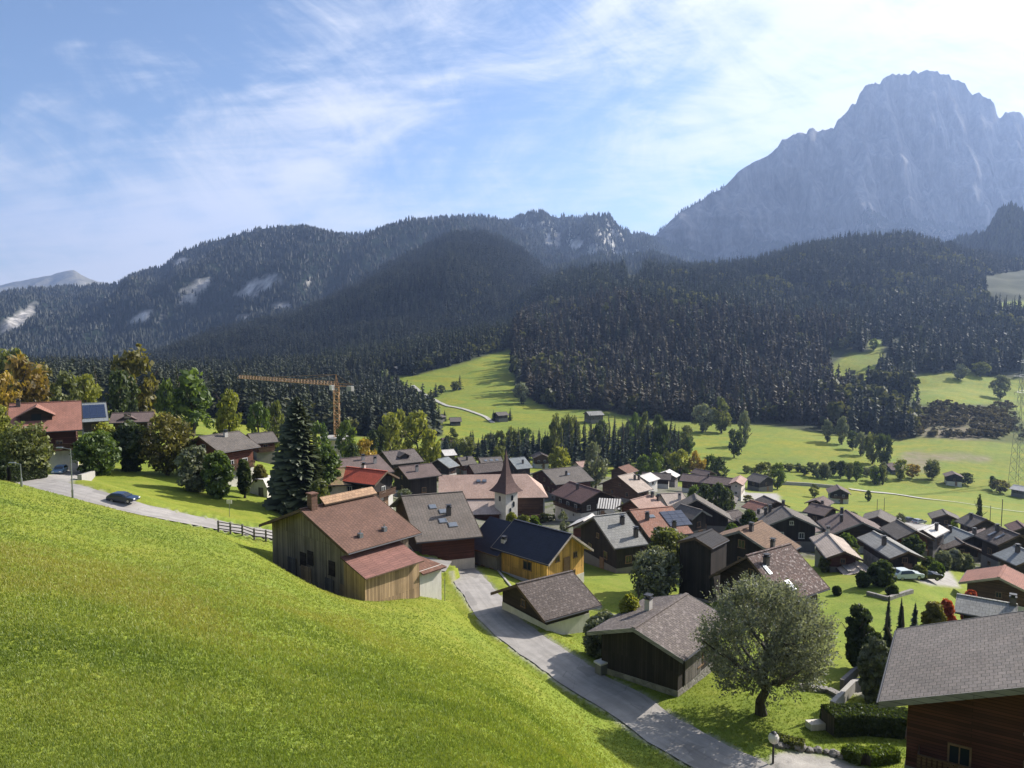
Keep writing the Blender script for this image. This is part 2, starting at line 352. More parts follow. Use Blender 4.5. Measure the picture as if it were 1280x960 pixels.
def wn(t,ins=None,**kw):
    q=nt.nodes.new('ShaderNode'+t)
    for k,v in kw.items(): setattr(q,k,v)
    for k,v in (ins or {}).items():
        if v.__class__.__name__.startswith('NodeSocket'): nt.links.new(v,q.inputs[k])
        else: q.inputs[k].default_value=v
    return q
def wmath(op,a,b=0.0,cl=False):
    q=wn('Math',{0:a,1:b},operation=op); q.use_clamp=cl; return q.outputs[0]
sky=wn('TexSky',sky_type='NISHITA'); sky.sun_disc=False; sky.sun_elevation=R(SUN_EL); sky.sun_rotation=R(SUN_AZ); sky.altitude=1000; sky.air_density=1.0; sky.dust_density=.6; sky.ozone_density=4.0
dirv=wn('TexCoord').outputs['Generated']
sx=wn('SeparateXYZ',{0:dirv})
den=wmath('ADD',wmath('MAXIMUM',sx.outputs['Z'],0.0),.26)
cu=wmath('DIVIDE',sx.outputs['X'],den); cv=wmath('DIVIDE',sx.outputs['Y'],den)
flat=wn('CombineXYZ',{0:cu,1:cv,2:0.0}).outputs[0]
def wnoise(sc,rot,loc,scale,detail,rough,dist): 
    v=wn('Mapping',{'Vector':flat,'Scale':sc,'Rotation':(0,0,R(rot)),'Location':loc}).outputs[0]
    return wn('TexNoise',{'Vector':v,'Scale':scale,'Detail':detail,'Roughness':rough,'Distortion':dist}).outputs['Fac']
def dnoise(rot,sc,loc,scale,detail,rough,dist):
    v=wn('Mapping',{'Vector':dirv,'Rotation':(0,R(rot),0)}).outputs[0]; v=wn('Mapping',{'Vector':v,'Scale':sc,'Location':loc}).outputs[0]
    return wn('TexNoise',{'Vector':v,'Scale':scale,'Detail':detail,'Roughness':rough,'Distortion':dist}).outputs['Fac']
streak=dnoise(SKR,(1.0,1.0,3.4),(SKX,0,0),2.6,11,.60,1.1)
wisp=dnoise(-34,(1.0,1.0,2.6),(SKX+3,1,0),4.2,11,.66,1.6)
fine=wnoise((.6,2.0,1),30,(4,2,0),3.0,10,.68,1.8)
bank=wnoise((.55,.8,1),0,(1.7,3.1,0),.8,8,.6,.8)
c0=wmath('ADD',wmath('ADD',wmath('MULTIPLY',streak,.48),wmath('MULTIPLY',wisp,.32)),wmath('ADD',wmath('MULTIPLY',fine,.20),wmath('MULTIPLY',bank,.22)))
# thicker veil to the south, towards the sun
dots=wn('VectorMath',{0:dirv,1:tuple(sd)},operation='DOT_PRODUCT').outputs['Value']
veil=wn('MapRange',{'Value':dots,'From Min':.58,'From Max':.95,'To Min':0.0,'To Max':.27},interpolation_type='SMOOTHSTEP').outputs[0]
low=wn('MapRange',{'Value':sx.outputs['Z'],'From Min':.02,'From Max':.26,'To Min':.10,'To Max':0.0},interpolation_type='SMOOTHSTEP').outputs[0]
def blob(az,el,a,b,amt):
    v=(math.sin(R(az))*math.cos(R(el)),math.cos(R(az))*math.cos(R(el)),math.sin(R(el)))
    q=wn('VectorMath',{0:dirv,1:v},operation='DOT_PRODUCT').outputs['Value']
    return wn('MapRange',{'Value':q,'From Min':math.cos(R(a)),'From Max':math.cos(R(b)),'To Min':0.0,'To Max':amt},interpolation_type='SMOOTHSTEP').outputs[0]
c1=wmath('ADD',wmath('ADD',wmath('ADD',c0,blob(-27,9,22,1,.17)),blob(-37,25,27,3,-.26)),wmath('ADD',veil,low))
cl=wn('MapRange',{'Value':c1,'From Min':.565,'From Max':.84,'To Min':0.0,'To Max':.95},interpolation_type='SMOOTHSTEP').outputs[0]
glow=wmath('POWER',wmath('MAXIMUM',dots,0.0),20.0)
lum=wmath('ADD',7.2,wmath('MULTIPLY',glow,18.0))
ccol=wn('VectorMath',{0:(1.0,1.0,1.03),'Scale':lum},operation='SCALE').outputs[0]
mixc=wn('MixRGB',{'Fac':cl,'Color1':sky.outputs[0],'Color2':ccol}).outputs[0]
bg=wn('Background',{'Color':mixc,'Strength':.075}); wo=wn('OutputWorld',{0:bg.outputs[0]})
vs=scene.view_settings; vs.view_transform='Standard'; vs.look='None'; vs.exposure=EXPO; vs.gamma=1; vs.use_curve_mapping=False
cy=scene.cycles; cy.use_denoising=True; cy.denoiser='OPENIMAGEDENOISE'; cy.max_bounces=6; cy.diffuse_bounces=2; cy.glossy_bounces=2; cy.transmission_bounces=2; cy.volume_bounces=0; cy.transparent_max_bounces=4; cy.sample_clamp_indirect=4; cy.caustics_reflective=False; cy.caustics_refractive=False
try: cy.denoising_input_passes='RGB_ALBEDO_NORMAL'; cy.denoising_prefilter='ACCURATE'
except Exception: pass

# ---------------------------------------------------------------- ground sheet
uc=np.unique(np.r_[np.linspace(-2.4,-.80,40),np.arange(-.80,.801,.0034),np.linspace(.80,2.6,44)])
lr=np.r_[np.linspace(-40,8.5,40),np.exp(np.arange(math.log(9),math.log(2450),.0092))]
UU,YY=np.meshgrid(uc,lr); XX=UU*np.maximum(YY,9.0)
gx,gy=XX.ravel(),YY.ravel(); gz=H(gx,gy)
gz=gz+np.where(gy>420,(fbm(gx/60,gy/60,4,3)-.47)*np.clip((gy-420)/600,0,1)*14,0)
gz=gz+np.where(gy<100,(fbm(gx/3.3,gy/3.3,3,9)-.44)*.16*np.clip((road_dist(gx,gy)[0]-1)/3,0,1),0)
GPX,GPY=proj(gx,gy,gz)
def inpoly(px,py,poly):
    poly=np.array(poly,float); c=np.zeros(len(px),bool); n=len(poly)
    for i in range(n):
        x1,y1=poly[i]; x2,y2=poly[(i+1)%n]
        if y1==y2: continue
        k=((y1>py)!=(y2>py))&(px<(x2-x1)*(py-y1)/(y2-y1)+x1); c^=k
    return c
def planpoly(pp): return plan(pp)
# plots measured on the photo, turned into plan outlines once
PAVED=[[(540,686),(600,690),(612,702),(598,716),(585,722),(572,714),(560,704)],
 [(962,949),(985,940),(1045,947),(1085,962),(1095,1000),(965,1000)],
 [(48,602),(70,588),(108,578),(128,578),(112,592),(96,609),(60,610)],
 [(1075,650),(1120,646),(1168,658),(1185,668),(1150,676),(1105,664)],
 [(935,616),(972,617),(978,628),(940,624)],[(915,610),(935,616),(938,622),(915,618)],[(1075,700),(1185,712),(1200,735),(1165,732),(1100,722)],
 [(690,742),(715,736),(748,752),(752,762),(720,760)],[(1040,872),(1085,850),(1112,858),(1108,880),(1062,866),(1042,885)]]
VILL=[(390,628),(540,596),(620,588),(760,596),(930,620),(1000,640),(1080,650),(1200,666),(1290,690),(1290,716),(1190,712),(1110,692),(1020,700),(960,688),(900,682),(820,690),(760,690),(700,700),(640,690),(560,690),(480,672),(400,650)]
GARD=[[(1035,735),(1110,722),(1190,735),(1200,770),(1160,840),(1100,870),(1020,850)],[(680,705),(760,705),(830,740),(830,790),(760,775),(700,745)]]
MASK={}
pav=np.zeros(len(gx),bool)
for q in PAVED: pav|=inpoly(gx,gy,planpoly(q))
vil=inpoly(gx,gy,planpoly(VILL)); gar=np.zeros(len(gx),bool)
for q in GARD: gar|=inpoly(gx,gy,planpoly(q))
# woodland floor and clearings on the hill
WOOD_E=[(640,455),(648,490),(690,512),(745,512),(800,522),(850,527),(960,532),(1060,546),(1130,552),(1142,545),(1150,500),(1142,470),(1200,462),(1236,470),(1310,476),(1310,392),(1258,389),(1236,384),(1228,352),(1310,340),(1310,283),(1225,312),(1210,318),(1170,298),(1130,290),(1040,300),(960,318),(860,335),(760,336),(700,338),(660,380),(640,430)]
CLEAR=[[(1036,470),(1044,452),(1064,442),(1104,440),(1104,470),(1080,492),(1046,490)],[(1138,478),(1160,466),(1236,488),(1240,522),(1180,520),(1140,512)],[(1228,345),(1300,335),(1300,384),(1256,384)],[(780,345),(800,335),(815,325),(806,345),(790,365)],[(1085,425),(1105,425),(1100,446),(1088,446)]]
WOOD_R=[(1142,505),(1185,505),(1262,505),(1290,540),(1290,556),(1240,552),(1180,548),(1140,548),(1120,552)]
WOOD_L=[(-500,520),(-100,508),(100,510),(220,515),(330,535),(420,545),(520,548),(555,545),(530,522),(500,500),(478,480),(465,468),(400,466),(300,460),(200,455),(-500,450)]
WOOD_T=[(520,470),(545,462),(585,452),(642,434),(642,420),(600,405),(520,425),(470,445),(440,468),(470,470)]
WOOD_B=[(440,470),(640,425),(700,400),(700,345),(640,395),(560,415),(480,430),(300,445),(-200,450),(-200,470)]
def on_hill(px,py,dist):
    w=(inpoly(px,py,WOOD_E)&(dist>560))
    for q in CLEAR: w&=~inpoly(px,py,q)
    return w
far=gy>430
wood=far&(on_hill(GPX,GPY,gy)|(inpoly(GPX,GPY,WOOD_T)&(gy>640))|(gy>1250))
woodL=(gy>300)&inpoly(GPX,GPY,WOOD_L)
scrub=far&inpoly(GPX,GPY,WOOD_R)&(gy>450)
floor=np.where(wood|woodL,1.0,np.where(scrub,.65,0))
def soften(a,k=1):
    a=a.reshape(XX.shape).astype(float)
    for _ in range(k): a=(a+np.roll(a,1,0)+np.roll(a,-1,0)+np.roll(a,1,1)+np.roll(a,-1,1))/5
    return a.ravel()
EARTH=[[(1118,582),(1128,566),(1150,562),(1165,572),(1178,586),(1150,592)],[(1142,566),(1200,566),(1238,572),(1236,578),(1180,576),(1150,574)],[(1150,520),(1200,512),(1250,520),(1250,548),(1200,550),(1150,545)]]
earth=np.zeros(len(gx))
for q in EARTH: earth=np.maximum(earth,(inpoly(GPX,GPY,q)&(gy>300)&(gy<700))*.85)
rd,_=road_dist(gx,gy)
meadow=((gy<110)&(rd>0.2)).astype(float)
ncol=len(uc); nrow=len(lr); ii=np.arange((nrow-1)*(ncol-1)); rr,cc=ii//(ncol-1),ii%(ncol-1); a=rr*ncol+cc
quads=np.stack([a,a+1,a+ncol+1,a+ncol],1)
def ground_material():
    n=N('ground'); p=n.pos()
    big=n.noise(p,.045,5,.55); mid=n.noise(p,.35,5,.65,.4); fin=n.noise(p,4.5,5,.75)
    g=n.ramp(mid,[(.28,(.12,.17,.022)),(.5,(.175,.225,.03)),(.74,(.22,.24,.045))])
    g=n.mix(n.ramp(big,[(.36,(0,0,0)),(.66,(.85,.85,.85))]),g,n.mix(1,g,(1.22,1.02,.85),'MULTIPLY'))
    g=n.mix(n.ramp(fin,[(.36,(.75,.75,.75)),(.56,(0,0,0))]),g,n.mix(1,g,(.5,.56,.45),'MULTIPLY'))
    g=n.mix(n.ramp(n.noise(p,.9,6,.7),[(.60,(0,0,0)),(.74,(.6,.6,.6))]),g,(.17,.145,.06))
    fl=n.noise(n.map(p,(.010,.022,.01)),1.0,5,.6,.5); dist=n.n('SeparateXYZ',{0:p}).outputs[1]; fm=n.n('MapRange',{'Value':dist,'From Min':150.,'From Max':260.}).outputs[0]
    fc=n.ramp(fl,[(.34,(.85,.82,1)),(.44,(1.0,1.0,1.0)),(.52,(1.18,1.02,.9)),(.56,(.9,.98,1.0)),(.66,(1.25,1.08,.8))])
    mw=n.n('TexWave',{'Vector':n.map(p,(1,1,1),(0,0,R(35))),'Scale':.055,'Distortion':1.2,'Detail':2.0},wave_type='BANDS',bands_direction='X').outputs['Fac']
    fc=n.mix(n.math('MULTIPLY',mw,.35),fc,n.mix(1,fc,(.82,.9,.8),'MULTIPLY'))
    g=n.mix(fm,g,n.mix(1,g,fc,'MULTIPLY'))
    town=n.ramp(n.noise(p,.2,6,.72),[(.38,(.11,.10,.09)),(.48,(.16,.148,.13)),(.56,(.075,.08,.04)),(.68,(.075,.105,.026))])  # grey yards and green patches, darkened: shadows between the houses put into the colour
    pv=n.ramp(n.noise(p,.9,6,.6),[(.3,(.27,.25,.23)),(.7,(.40,.375,.34))])
    pv=n.mix(n.ramp(n.noise(p,14,3,.7),[(.4,(.4,.4,.4)),(.6,(0,0,0))]),pv,n.mix(1,pv,(.75,.75,.75),'MULTIPLY'))
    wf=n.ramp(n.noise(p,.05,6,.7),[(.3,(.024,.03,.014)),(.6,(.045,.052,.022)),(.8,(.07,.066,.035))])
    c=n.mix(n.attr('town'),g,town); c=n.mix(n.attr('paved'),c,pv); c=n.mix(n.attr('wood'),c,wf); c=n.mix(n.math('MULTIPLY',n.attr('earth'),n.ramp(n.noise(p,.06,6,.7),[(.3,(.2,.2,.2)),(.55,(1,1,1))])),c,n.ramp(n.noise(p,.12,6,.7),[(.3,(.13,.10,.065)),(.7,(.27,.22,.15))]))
    hgt=n.math('ADD',n.math('MULTIPLY',fin,1.0),n.math('MULTIPLY',mid,1.5))
    return n.fin(c,.95,n.bump(hgt,.5,.12),spec=.15)
gm=ground_material()
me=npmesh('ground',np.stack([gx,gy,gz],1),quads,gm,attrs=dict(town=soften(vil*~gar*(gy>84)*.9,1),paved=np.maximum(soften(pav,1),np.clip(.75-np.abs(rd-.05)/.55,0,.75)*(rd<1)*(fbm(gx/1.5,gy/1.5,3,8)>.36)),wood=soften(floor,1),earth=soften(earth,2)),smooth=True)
tag(put('ground',me),kind='structure')
from mathutils.bvhtree import BVHTree
GZ=gz.reshape(XX.shape)
def gsurf(x,y):
    """height of the sheet itself"""
    x=np.asarray(x,float); y=np.asarray(y,float); u=x/np.maximum(y,9.0)
    j=np.clip(np.searchsorted(uc,u)-1,0,ncol-2); i=np.clip(np.searchsorted(lr,y)-1,0,nrow-2)
    fu=np.clip((u-uc[j])/(uc[j+1]-uc[j]),0,1); fv=np.clip((y-lr[i])/(lr[i+1]-lr[i]),0,1)
    return (GZ[i,j]*(1-fu)+GZ[i,j+1]*fu)*(1-fv)+(GZ[i+1,j]*(1-fu)+GZ[i+1,j+1]*fu)*fv
def G(x,y): return float(gsurf(np.array([x]),np.array([y]))[0])
# ---------------------------------------------------------------- roads and tracks
def asphalt(name,c,crack=.5):
    n=N(name); uv=n.uv(); p=n.pos()
    col=n.ramp(n.noise(p,.5,6,.65),[(.3,mul(c,.8)),(.7,mul(c,1.12))])
    col=n.mix(n.ramp(n.noise(p,22,3,.7),[(.4,(.35,.35,.35)),(.6,(0,0,0))]),col,n.mix(1,col,(.8,.8,.8),'MULTIPLY'))
    vp=n.n('TexVoronoi',{'Vector':n.map(uv,(.55,.16,1)),'Scale':1.0},distance='CHEBYCHEV'); col=n.mix(n.ramp(n.n('SeparateColor',{0:vp.outputs['Color']}).outputs[0],[(.78,(0,0,0)),(.80,(.5,.5,.5))]),col,mul(c,.55))
    ck=n.n('TexVoronoi',{'Vector':uv,'Scale':.5},feature='DISTANCE_TO_EDGE'); col=n.mix(n.ramp(ck.outputs['Distance'],[(0,(.45,.45,.45)),(.012,(0,0,0))]),col,mul(c,.35))
    wh=n.noise(n.map(uv,(1.3,.05,1)),1.3,3); col=n.mix(n.ramp(wh,[(.42,(crack,)*3),(.56,(0,0,0))]),col,n.mix(1,col,(.72,.72,.73),'MULTIPLY'))
    return n.fin(col,.9,n.bump(n.noise(p,30,3),.2,.02))
def strip(name,pl,z,hw,m,dz=.05,edge=0.0):
    pl=np.asarray(pl); t=np.gradient(pl,axis=0); t/=np.linalg.norm(t,axis=1)[:,None]; nn=np.stack([t[:,1],-t[:,0]],1)
    s=np.r_[0,np.cumsum(np.linalg.norm(np.diff(pl,axis=0),axis=1))]
    off=np.linspace(-1,1,7); V=[];UV=[]
    jit=(vnoise(s/1.3,s*0,5)-.5)*edge
    for k,o in enumerate(off):
        e=hw*o+(jit*o if abs(o)>.9 else 0)
        q=pl+nn*np.atleast_1d(e).reshape(-1,1) if np.ndim(e)>0 else pl+nn*e
        zz=(z if z is not None else gsurf(q[:,0],q[:,1]))+dz
        V.append(np.c_[q,zz]); UV.append(np.stack([np.full(len(pl),hw*o),s],1))
    n=len(pl); V=np.concatenate(V); UV=np.concatenate(UV); f=[]
    for k in range(6):
        i=np.arange(n-1); f.append(np.stack([k*n+i,(k+1)*n+i,(k+1)*n+i+1,k*n+i+1],1))
    f=np.concatenate(f)
    # face up
    a,b,c=V[f[0,0]],V[f[0,1]],V[f[0,2]]
    if np.cross(b-a,c-a)[2]<0: f=f[:,::-1]
    return tag(put(name,npmesh(name,V,f,m,uv=UV[f.ravel()],smooth=True)),kind='structure')
ASPH=asphalt('asphalt',(.33,.305,.28)); TRACK=asphalt('gravel_track',(.42,.40,.34),.2)
strip('village_lane',ROADS[0][0],ROADS[0][1],2.0,ASPH,.02,.25)
strip('upper_road',ROADS[1][0],ROADS[1][1],2.0,ASPH,.02,.2)
t1=densify(plan([(1062,612),(1085,615),(1130,620),(1200,629),(1300,642)]),4); strip('field_road',t1,None,1.9,TRACK,.35)
t2=densify(plan([(516,483),(535,497),(556,506),(585,514),(606,522),(616,530)]),5); strip('hill_track',t2,None,1.6,TRACK,.5)
# ---------------------------------------------------------------- far hills and mountains
def cliff_at(V,cliffs):
    px,py=proj(V[:,0],V[:,1],V[:,2]); out=np.zeros(len(V))
    for cx,cy,rx,ry,rot in cliffs:
        a=R(rot); dx,dy=px-cx,py-cy; u=(dx*math.cos(a)+dy*math.sin(a))/rx; v=(-dx*math.sin(a)+dy*math.cos(a))/ry
        out=np.maximum(out,np.clip(1.7-1.5*np.sqrt(u*u+v*v)-1.5*(fbm(px/5,py/7,3,int(cx))-.3),0,1))
    return out
def cliffy(hh,q): return cliff_at(q,hh['cliffs'])>.3
def hill(name,sil,dR,dF,zF,shape,mat,amp=60,freq=1/500.,seed=1,step=4,nt=90,back=.5,pxr=(-700,2000),streak=0.0,spur=0.0,face=0.0,tree=0.0,cliffs=(),tag_kind='structure',sil_noise=1.2):
    sx_=np.array([s[0] for s in sil],float); sy_=np.array([s[1] for s in sil],float)
    lo=max(pxr[0],sx_[0]); hi=min(pxr[1],sx_[-1])
    px=np.arange(lo,hi+step,step); py=np.interp(px,sx_,sy_)+tree
    py=py+(fbm(px/9,px*0+seed,3,seed)-.45)*2*sil_noise
    if face: py=py-(ridged(px/7,px*0+2,2,77)-.55)*9*np.clip((px-930)/120,0,1)
    dr=np.interp(px,[p for p,_ in dR],[d for _,d in dR]) if isinstance(dR,list) else np.full(len(px),float(dR))
    df=np.interp(px,[p for p,_ in dF],[d for _,d in dF]) if isinstance(dF,list) else np.full(len(px),float(dF))
    top=np.array([P(a,b,c) for a,b,c in zip(px,py,dr)])
    u=top[:,0]/top[:,1]
    t=np.r_[np.linspace(0,1,nt),np.linspace(1,1+back,12)[1:]]
    T,Ui=np.meshgrid(t,np.arange(len(px)),indexing='ij')
    tt=np.minimum(T,1); D=df[Ui]+(dr[Ui]-df[Ui])*T
    zF_=zF(px)[Ui] if callable(zF) else zF
    env=np.clip(4*tt*(1-tt),0,1)**.7
    X=u[Ui]*D; 
    s=shape(tt); Z=zF_+(top[:,2][Ui]-zF_)*s
    Z=np.where(T>1,top[:,2][Ui]-(T-1)*(top[:,2][Ui]-zF_)*.9,Z)
    nz=ridged(X*freq,D*freq*.55,5,seed)-.62
    nz2=fbm(X*freq*3,D*freq*3,4,seed+7)-.47
    Z=Z+env*amp*(nz*1.6+nz2*.7)
    if streak: Z=Z+env*streak*(ridged(X*freq*4.3,D*freq*.9,4,seed+3)-.6)
    if spur: D=D+env*spur*(ridged(X*freq*.8,X*0+seed,3,seed+21)-.55); X=u[Ui]*D
    if face: D=D+env*face*((ridged(X/330,Z/620,4,seed+40)-.6)*1.2+(ridged(X/110,Z/260,3,seed+50)-.6)*.5+(ridged(X/900,Z/150,3,seed+60)-.6)*.35); X=u[Ui]*D
    n1,n2=T.shape; i=np.arange((n1-1)*(n2-1)); r_,c_=i//(n2-1),i%(n2-1); a=r_*n2+c_
    q=np.stack([a,a+1,a+n2+1,a+n2],1)
    V=np.stack([X.ravel(),D.ravel(),Z.ravel()],1)
    # slope for rock and tree choice
    dzx=np.gradient(Z,axis=1)/np.maximum(np.abs(np.gradient(X,axis=1)),1); dzd=np.gradient(Z,axis=0)/np.maximum(np.abs(np.gradient(D,axis=0)),1)
    slope=np.sqrt(dzx**2+dzd**2)
    cl=cliff_at(V,cliffs)
    me=npmesh(name,V,q,mat,attrs=dict(slope=slope.ravel(),up=tt.ravel(),cliff=cl),smooth=True)
    o=tag(put(name,me),kind=tag_kind)
    return dict(X=X,D=D,Z=Z,T=T,slope=slope,o=o,cliffs=cliffs)
def mount_mat(name,forest,rock,rock_lo=.9,rock_hi=1.6,scale=1/90.,alpine=None,alp=(2,3),patch=.0):
    n=N(name); p=n.pos()
    nz=n.noise(n.map(p,(1,1,.5)),scale,8,.65); n2=n.noise(n.map(p,(1,1,.22)),scale*2.2,8,.7)
    rk=n.ramp(n2,[(.34,mul(rock,.35)),(.5,rock),(.66,mul(rock,1.75))])
    fo=n.ramp(n.noise(p,scale*5,6,.75),[(.3,mul(forest,.5)),(.55,forest),(.8,mul(forest,1.7))])
    f=n.math('ADD',n.attr('slope'),n.math('MULTIPLY',n.math('SUBTRACT',nz,.5),2.2))
    f=n.n('MapRange',{'Value':f,'From Min':rock_lo,'From Max':rock_hi}).outputs[0]
    c=n.mix(f,fo,rk)
    c=n.mix(n.attr('cliff'),c,n.mix(1,rk,(.95,.95,.97),'MULTIPLY'))
    if alpine:
        h=n.math('ADD',n.attr('up'),n.math('MULTIPLY',n.math('SUBTRACT',nz,.5),.5))
        c=n.mix(n.n('MapRange',{'Value':h,'From Min':alp[0],'From Max':alp[1]}).outputs[0],c,n.mix(n.ramp(n.noise(n.map(p,(1,1,.3)),1/60.,8,.75),[(.36,(0,0,0)),(.6,(1,1,1))]),n.mix(.5,rk,mul(alpine,.45)),n.mix(.4,rk,mul(alpine,1.5))))
    return n.fin(c,1.0,n.bump(n2,.6,12),spec=0)
lin=lambda t:t
HB=hill('left_mountain_ridge',[(-700,366),(-200,366),(0,364),(60,361),(140,353),(170,338),(205,329),(222,311),(240,304),(270,295),(300,287),(322,281),(350,278),(376,279),(390,283),(412,289),(450,288),(485,280),(520,272),(560,267),(600,264),(620,268),(640,276),(680,300),(740,330),(800,345)],[(-700,4200),(0,3900),(350,3500),(640,3600),(800,3500)],1750,-120,lambda t:t**.9,mount_mat('left_ridge_surface',(.022,.032,.022),(.36,.34,.31),1.35,1.9,1/120.),150,1/620.,3,3.0,120,streak=50,spur=350,tree=6,cliffs=[(322,360,40,13,-22),(252,355,15,9,-20),(176,396,20,8,-25),(22,402,34,12,-38),(226,327,17,6,-10),(352,384,16,9,0),(305,398,12,6,0)])
HB2=hill('middle_mountain_ridge',[(560,300),(600,290),(630,281),(646,276),(660,267),(676,264),(690,267),(698,269),(704,267),(716,266),(722,270),(732,265),(748,265),(757,270),(768,279),(780,284),(792,289),(806,291),(830,300),(900,330)],4400,2900,40,lambda t:t**.8,mount_mat('middle_ridge_surface',(.03,.038,.026),(.40,.38,.34),.95,1.5,1/110.),170,1/480.,8,2,90,streak=90,spur=200,tree=4,cliffs=[(686,306,6,20,8),(697,304,5,16,4),(722,306,12,8,-20),(660,318,9,9,0)])
HD=hill('rock_mountain',[(690,345),(760,322),(800,309),(815,297),(830,285),(850,265),(872,252),(890,243),(903,236),(910,228),(921,217),(935,208),(948,201),(960,195),(972,184),(978,174),(985,172),(1000,165),(1008,165),(1012,160),(1016,158),(1021,163),(1030,162),(1037,157),(1042,157),(1047,148),(1060,138),(1066,131),(1070,131),(1074,119),(1079,110),(1086,105),(1100,103),(1105,97),(1115,93),(1130,92),(1150,89),(1166,89),(1183,91),(1192,97),(1203,102),(1211,110),(1216,116),(1222,112),(1228,117),(1233,122),(1238,121),(1243,128),(1247,140),(1251,147),(1256,140),(1270,139),(1280,147),(1320,150),(1400,135),(1500,160),(1700,220),(2000,300)],[(690,4300),(900,4700),(1150,5000),(2000,5600)],[(690,3300),(900,3750),(1150,3950),(2000,4300)],110,lambda t:.58*t**1.0+.42*np.clip((t-.55)/.45,0,1)**.75*t,mount_mat('rock_mountain_surface',(.035,.042,.032),(.17,.162,.155),1.2,2.2,1/150.,alpine=(.17,.16,.15),alp=(.42,.62)),170,1/560.,5,2,200,streak=120,spur=500,face=420,sil_noise=2.2)
HA=hill('distant_peak',[(-300,372),(-100,366),(0,357),(30,350),(60,345),(78,340),(92,338),(104,345),(120,352),(150,362),(220,380),(320,400)],9500,7500,0,lin,mount_mat('distant_peak_surface',(.19,.17,.11),(.34,.31,.27),.9,1.5,1/200.),150,1/900.,14,4,40,streak=120)
HC=hill('wooded_central_hill',[(100,470),(190,450),(250,428),(300,412),(350,396),(400,376),(440,351),(470,333),(500,320),(520,309),(540,299),(556,291),(572,287),(590,286),(608,287),(628,294),(650,306),(665,318),(680,331),(700,342),(730,350),(800,360)],[(100,1500),(400,2000),(590,2300),(800,2300)],[(100,1250),(500,1000),(800,1250)],-95,lambda t:t**.95,mount_mat('central_hill_surface',(.022,.03,.018),(.15,.14,.12),2.2,3.2,1/90.),75,1/380.,22,4,90,spur=120,tree=9)
HS=hill('wooded_saddle',[(660,360),(690,335),(715,322),(735,314),(752,311),(790,314),(815,311),(840,322),(862,332),(900,338),(960,345),(1040,345),(1150,335),(1176,303),(1188,299),(1200,293),(1215,290),(1232,288),(1240,272),(1247,262),(1256,254),(1266,250),(1275,256),(1290,262),(1330,250),(1500,260),(1800,320)],[(660,2700),(1150,2700),(1200,2300),(1800,2200)],1900,90,lin,mount_mat('saddle_surface',(.028,.036,.02),(.2,.19,.16),2.0,3.0,1/90.),60,1/350.,31,4,50,tree=8)
# ---------------------------------------------------------------- woods (uncountable): one mesh each
def spruce_proto(seed,lay=11,per=6):
    """unit spruce of drooping branch kites round a slim core"""
    r=np.random.default_rng(seed); V=[];T=[];tn=[]
    n=5; V.append((0,0,1.0)); tn.append(.5)
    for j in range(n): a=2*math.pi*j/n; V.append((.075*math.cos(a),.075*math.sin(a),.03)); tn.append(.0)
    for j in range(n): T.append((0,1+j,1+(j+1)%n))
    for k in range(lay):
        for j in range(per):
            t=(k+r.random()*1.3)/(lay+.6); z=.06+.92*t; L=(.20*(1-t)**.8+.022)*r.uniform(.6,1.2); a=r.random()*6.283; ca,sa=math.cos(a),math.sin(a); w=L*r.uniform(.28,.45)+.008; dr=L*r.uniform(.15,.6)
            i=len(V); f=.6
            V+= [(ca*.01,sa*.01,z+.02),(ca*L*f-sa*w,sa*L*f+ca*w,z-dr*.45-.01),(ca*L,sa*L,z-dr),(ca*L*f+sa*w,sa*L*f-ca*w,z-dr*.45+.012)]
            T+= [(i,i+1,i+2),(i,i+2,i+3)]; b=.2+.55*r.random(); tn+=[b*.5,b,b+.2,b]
    return np.array(V),np.array(T),np.array(tn)
def tree_proto(detail,seed):
    """unit spruce: height 1, radius about .17, z from 0; arrays of triangles"""
    r=np.random.default_rng(seed); V=[];T=[];tn=[]
    lay,sd_=(8,9) if detail==2 else ((3,6) if detail==1 else (2,5))
    for k in range(lay):
        z0=.06+.80*k/lay; z1=min(1.0,z0+(.94/lay)*1.75) if k<lay-1 else 1.0
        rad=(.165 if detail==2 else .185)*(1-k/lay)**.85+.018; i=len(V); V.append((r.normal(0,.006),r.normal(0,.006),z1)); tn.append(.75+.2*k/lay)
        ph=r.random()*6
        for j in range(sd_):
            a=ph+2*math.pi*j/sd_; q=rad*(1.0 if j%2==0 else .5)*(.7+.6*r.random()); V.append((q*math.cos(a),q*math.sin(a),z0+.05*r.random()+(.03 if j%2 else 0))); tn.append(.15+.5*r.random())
        for j in range(sd_): T.append((i,i+1+j,i+1+(j+1)%sd_))
    return np.array(V),np.array(T),np.array(tn)
def round_proto(seed):
    r=np.random.default_rng(seed); V=[];T=[];tn=[]
    for k in range(16):
        c=np.array([r.normal(0,.14),r.normal(0,.14),.35+.5*r.random()]); c[:2]*=1.1*math.sin(math.pi*min(1,max(.15,c[2])))+.2
        for q in range(3):
            i=len(V); n=r.normal(0,1,3); n/=np.linalg.norm(n); a=np.cross(n,[.3,.5,.8]); a/=np.linalg.norm(a); b=np.cross(n,a); s=.17
            V+= [c+a*s,c+b*s*.8,c-a*s,c-b*s*.8]; T+=[(i,i+1,i+2),(i,i+2,i+3)]; tn+=list(np.clip(r.normal(.5,.25)+np.zeros(4)+(c[2]-.6)*.5,0,1))
    return np.array(V),np.array(T),np.array(tn)
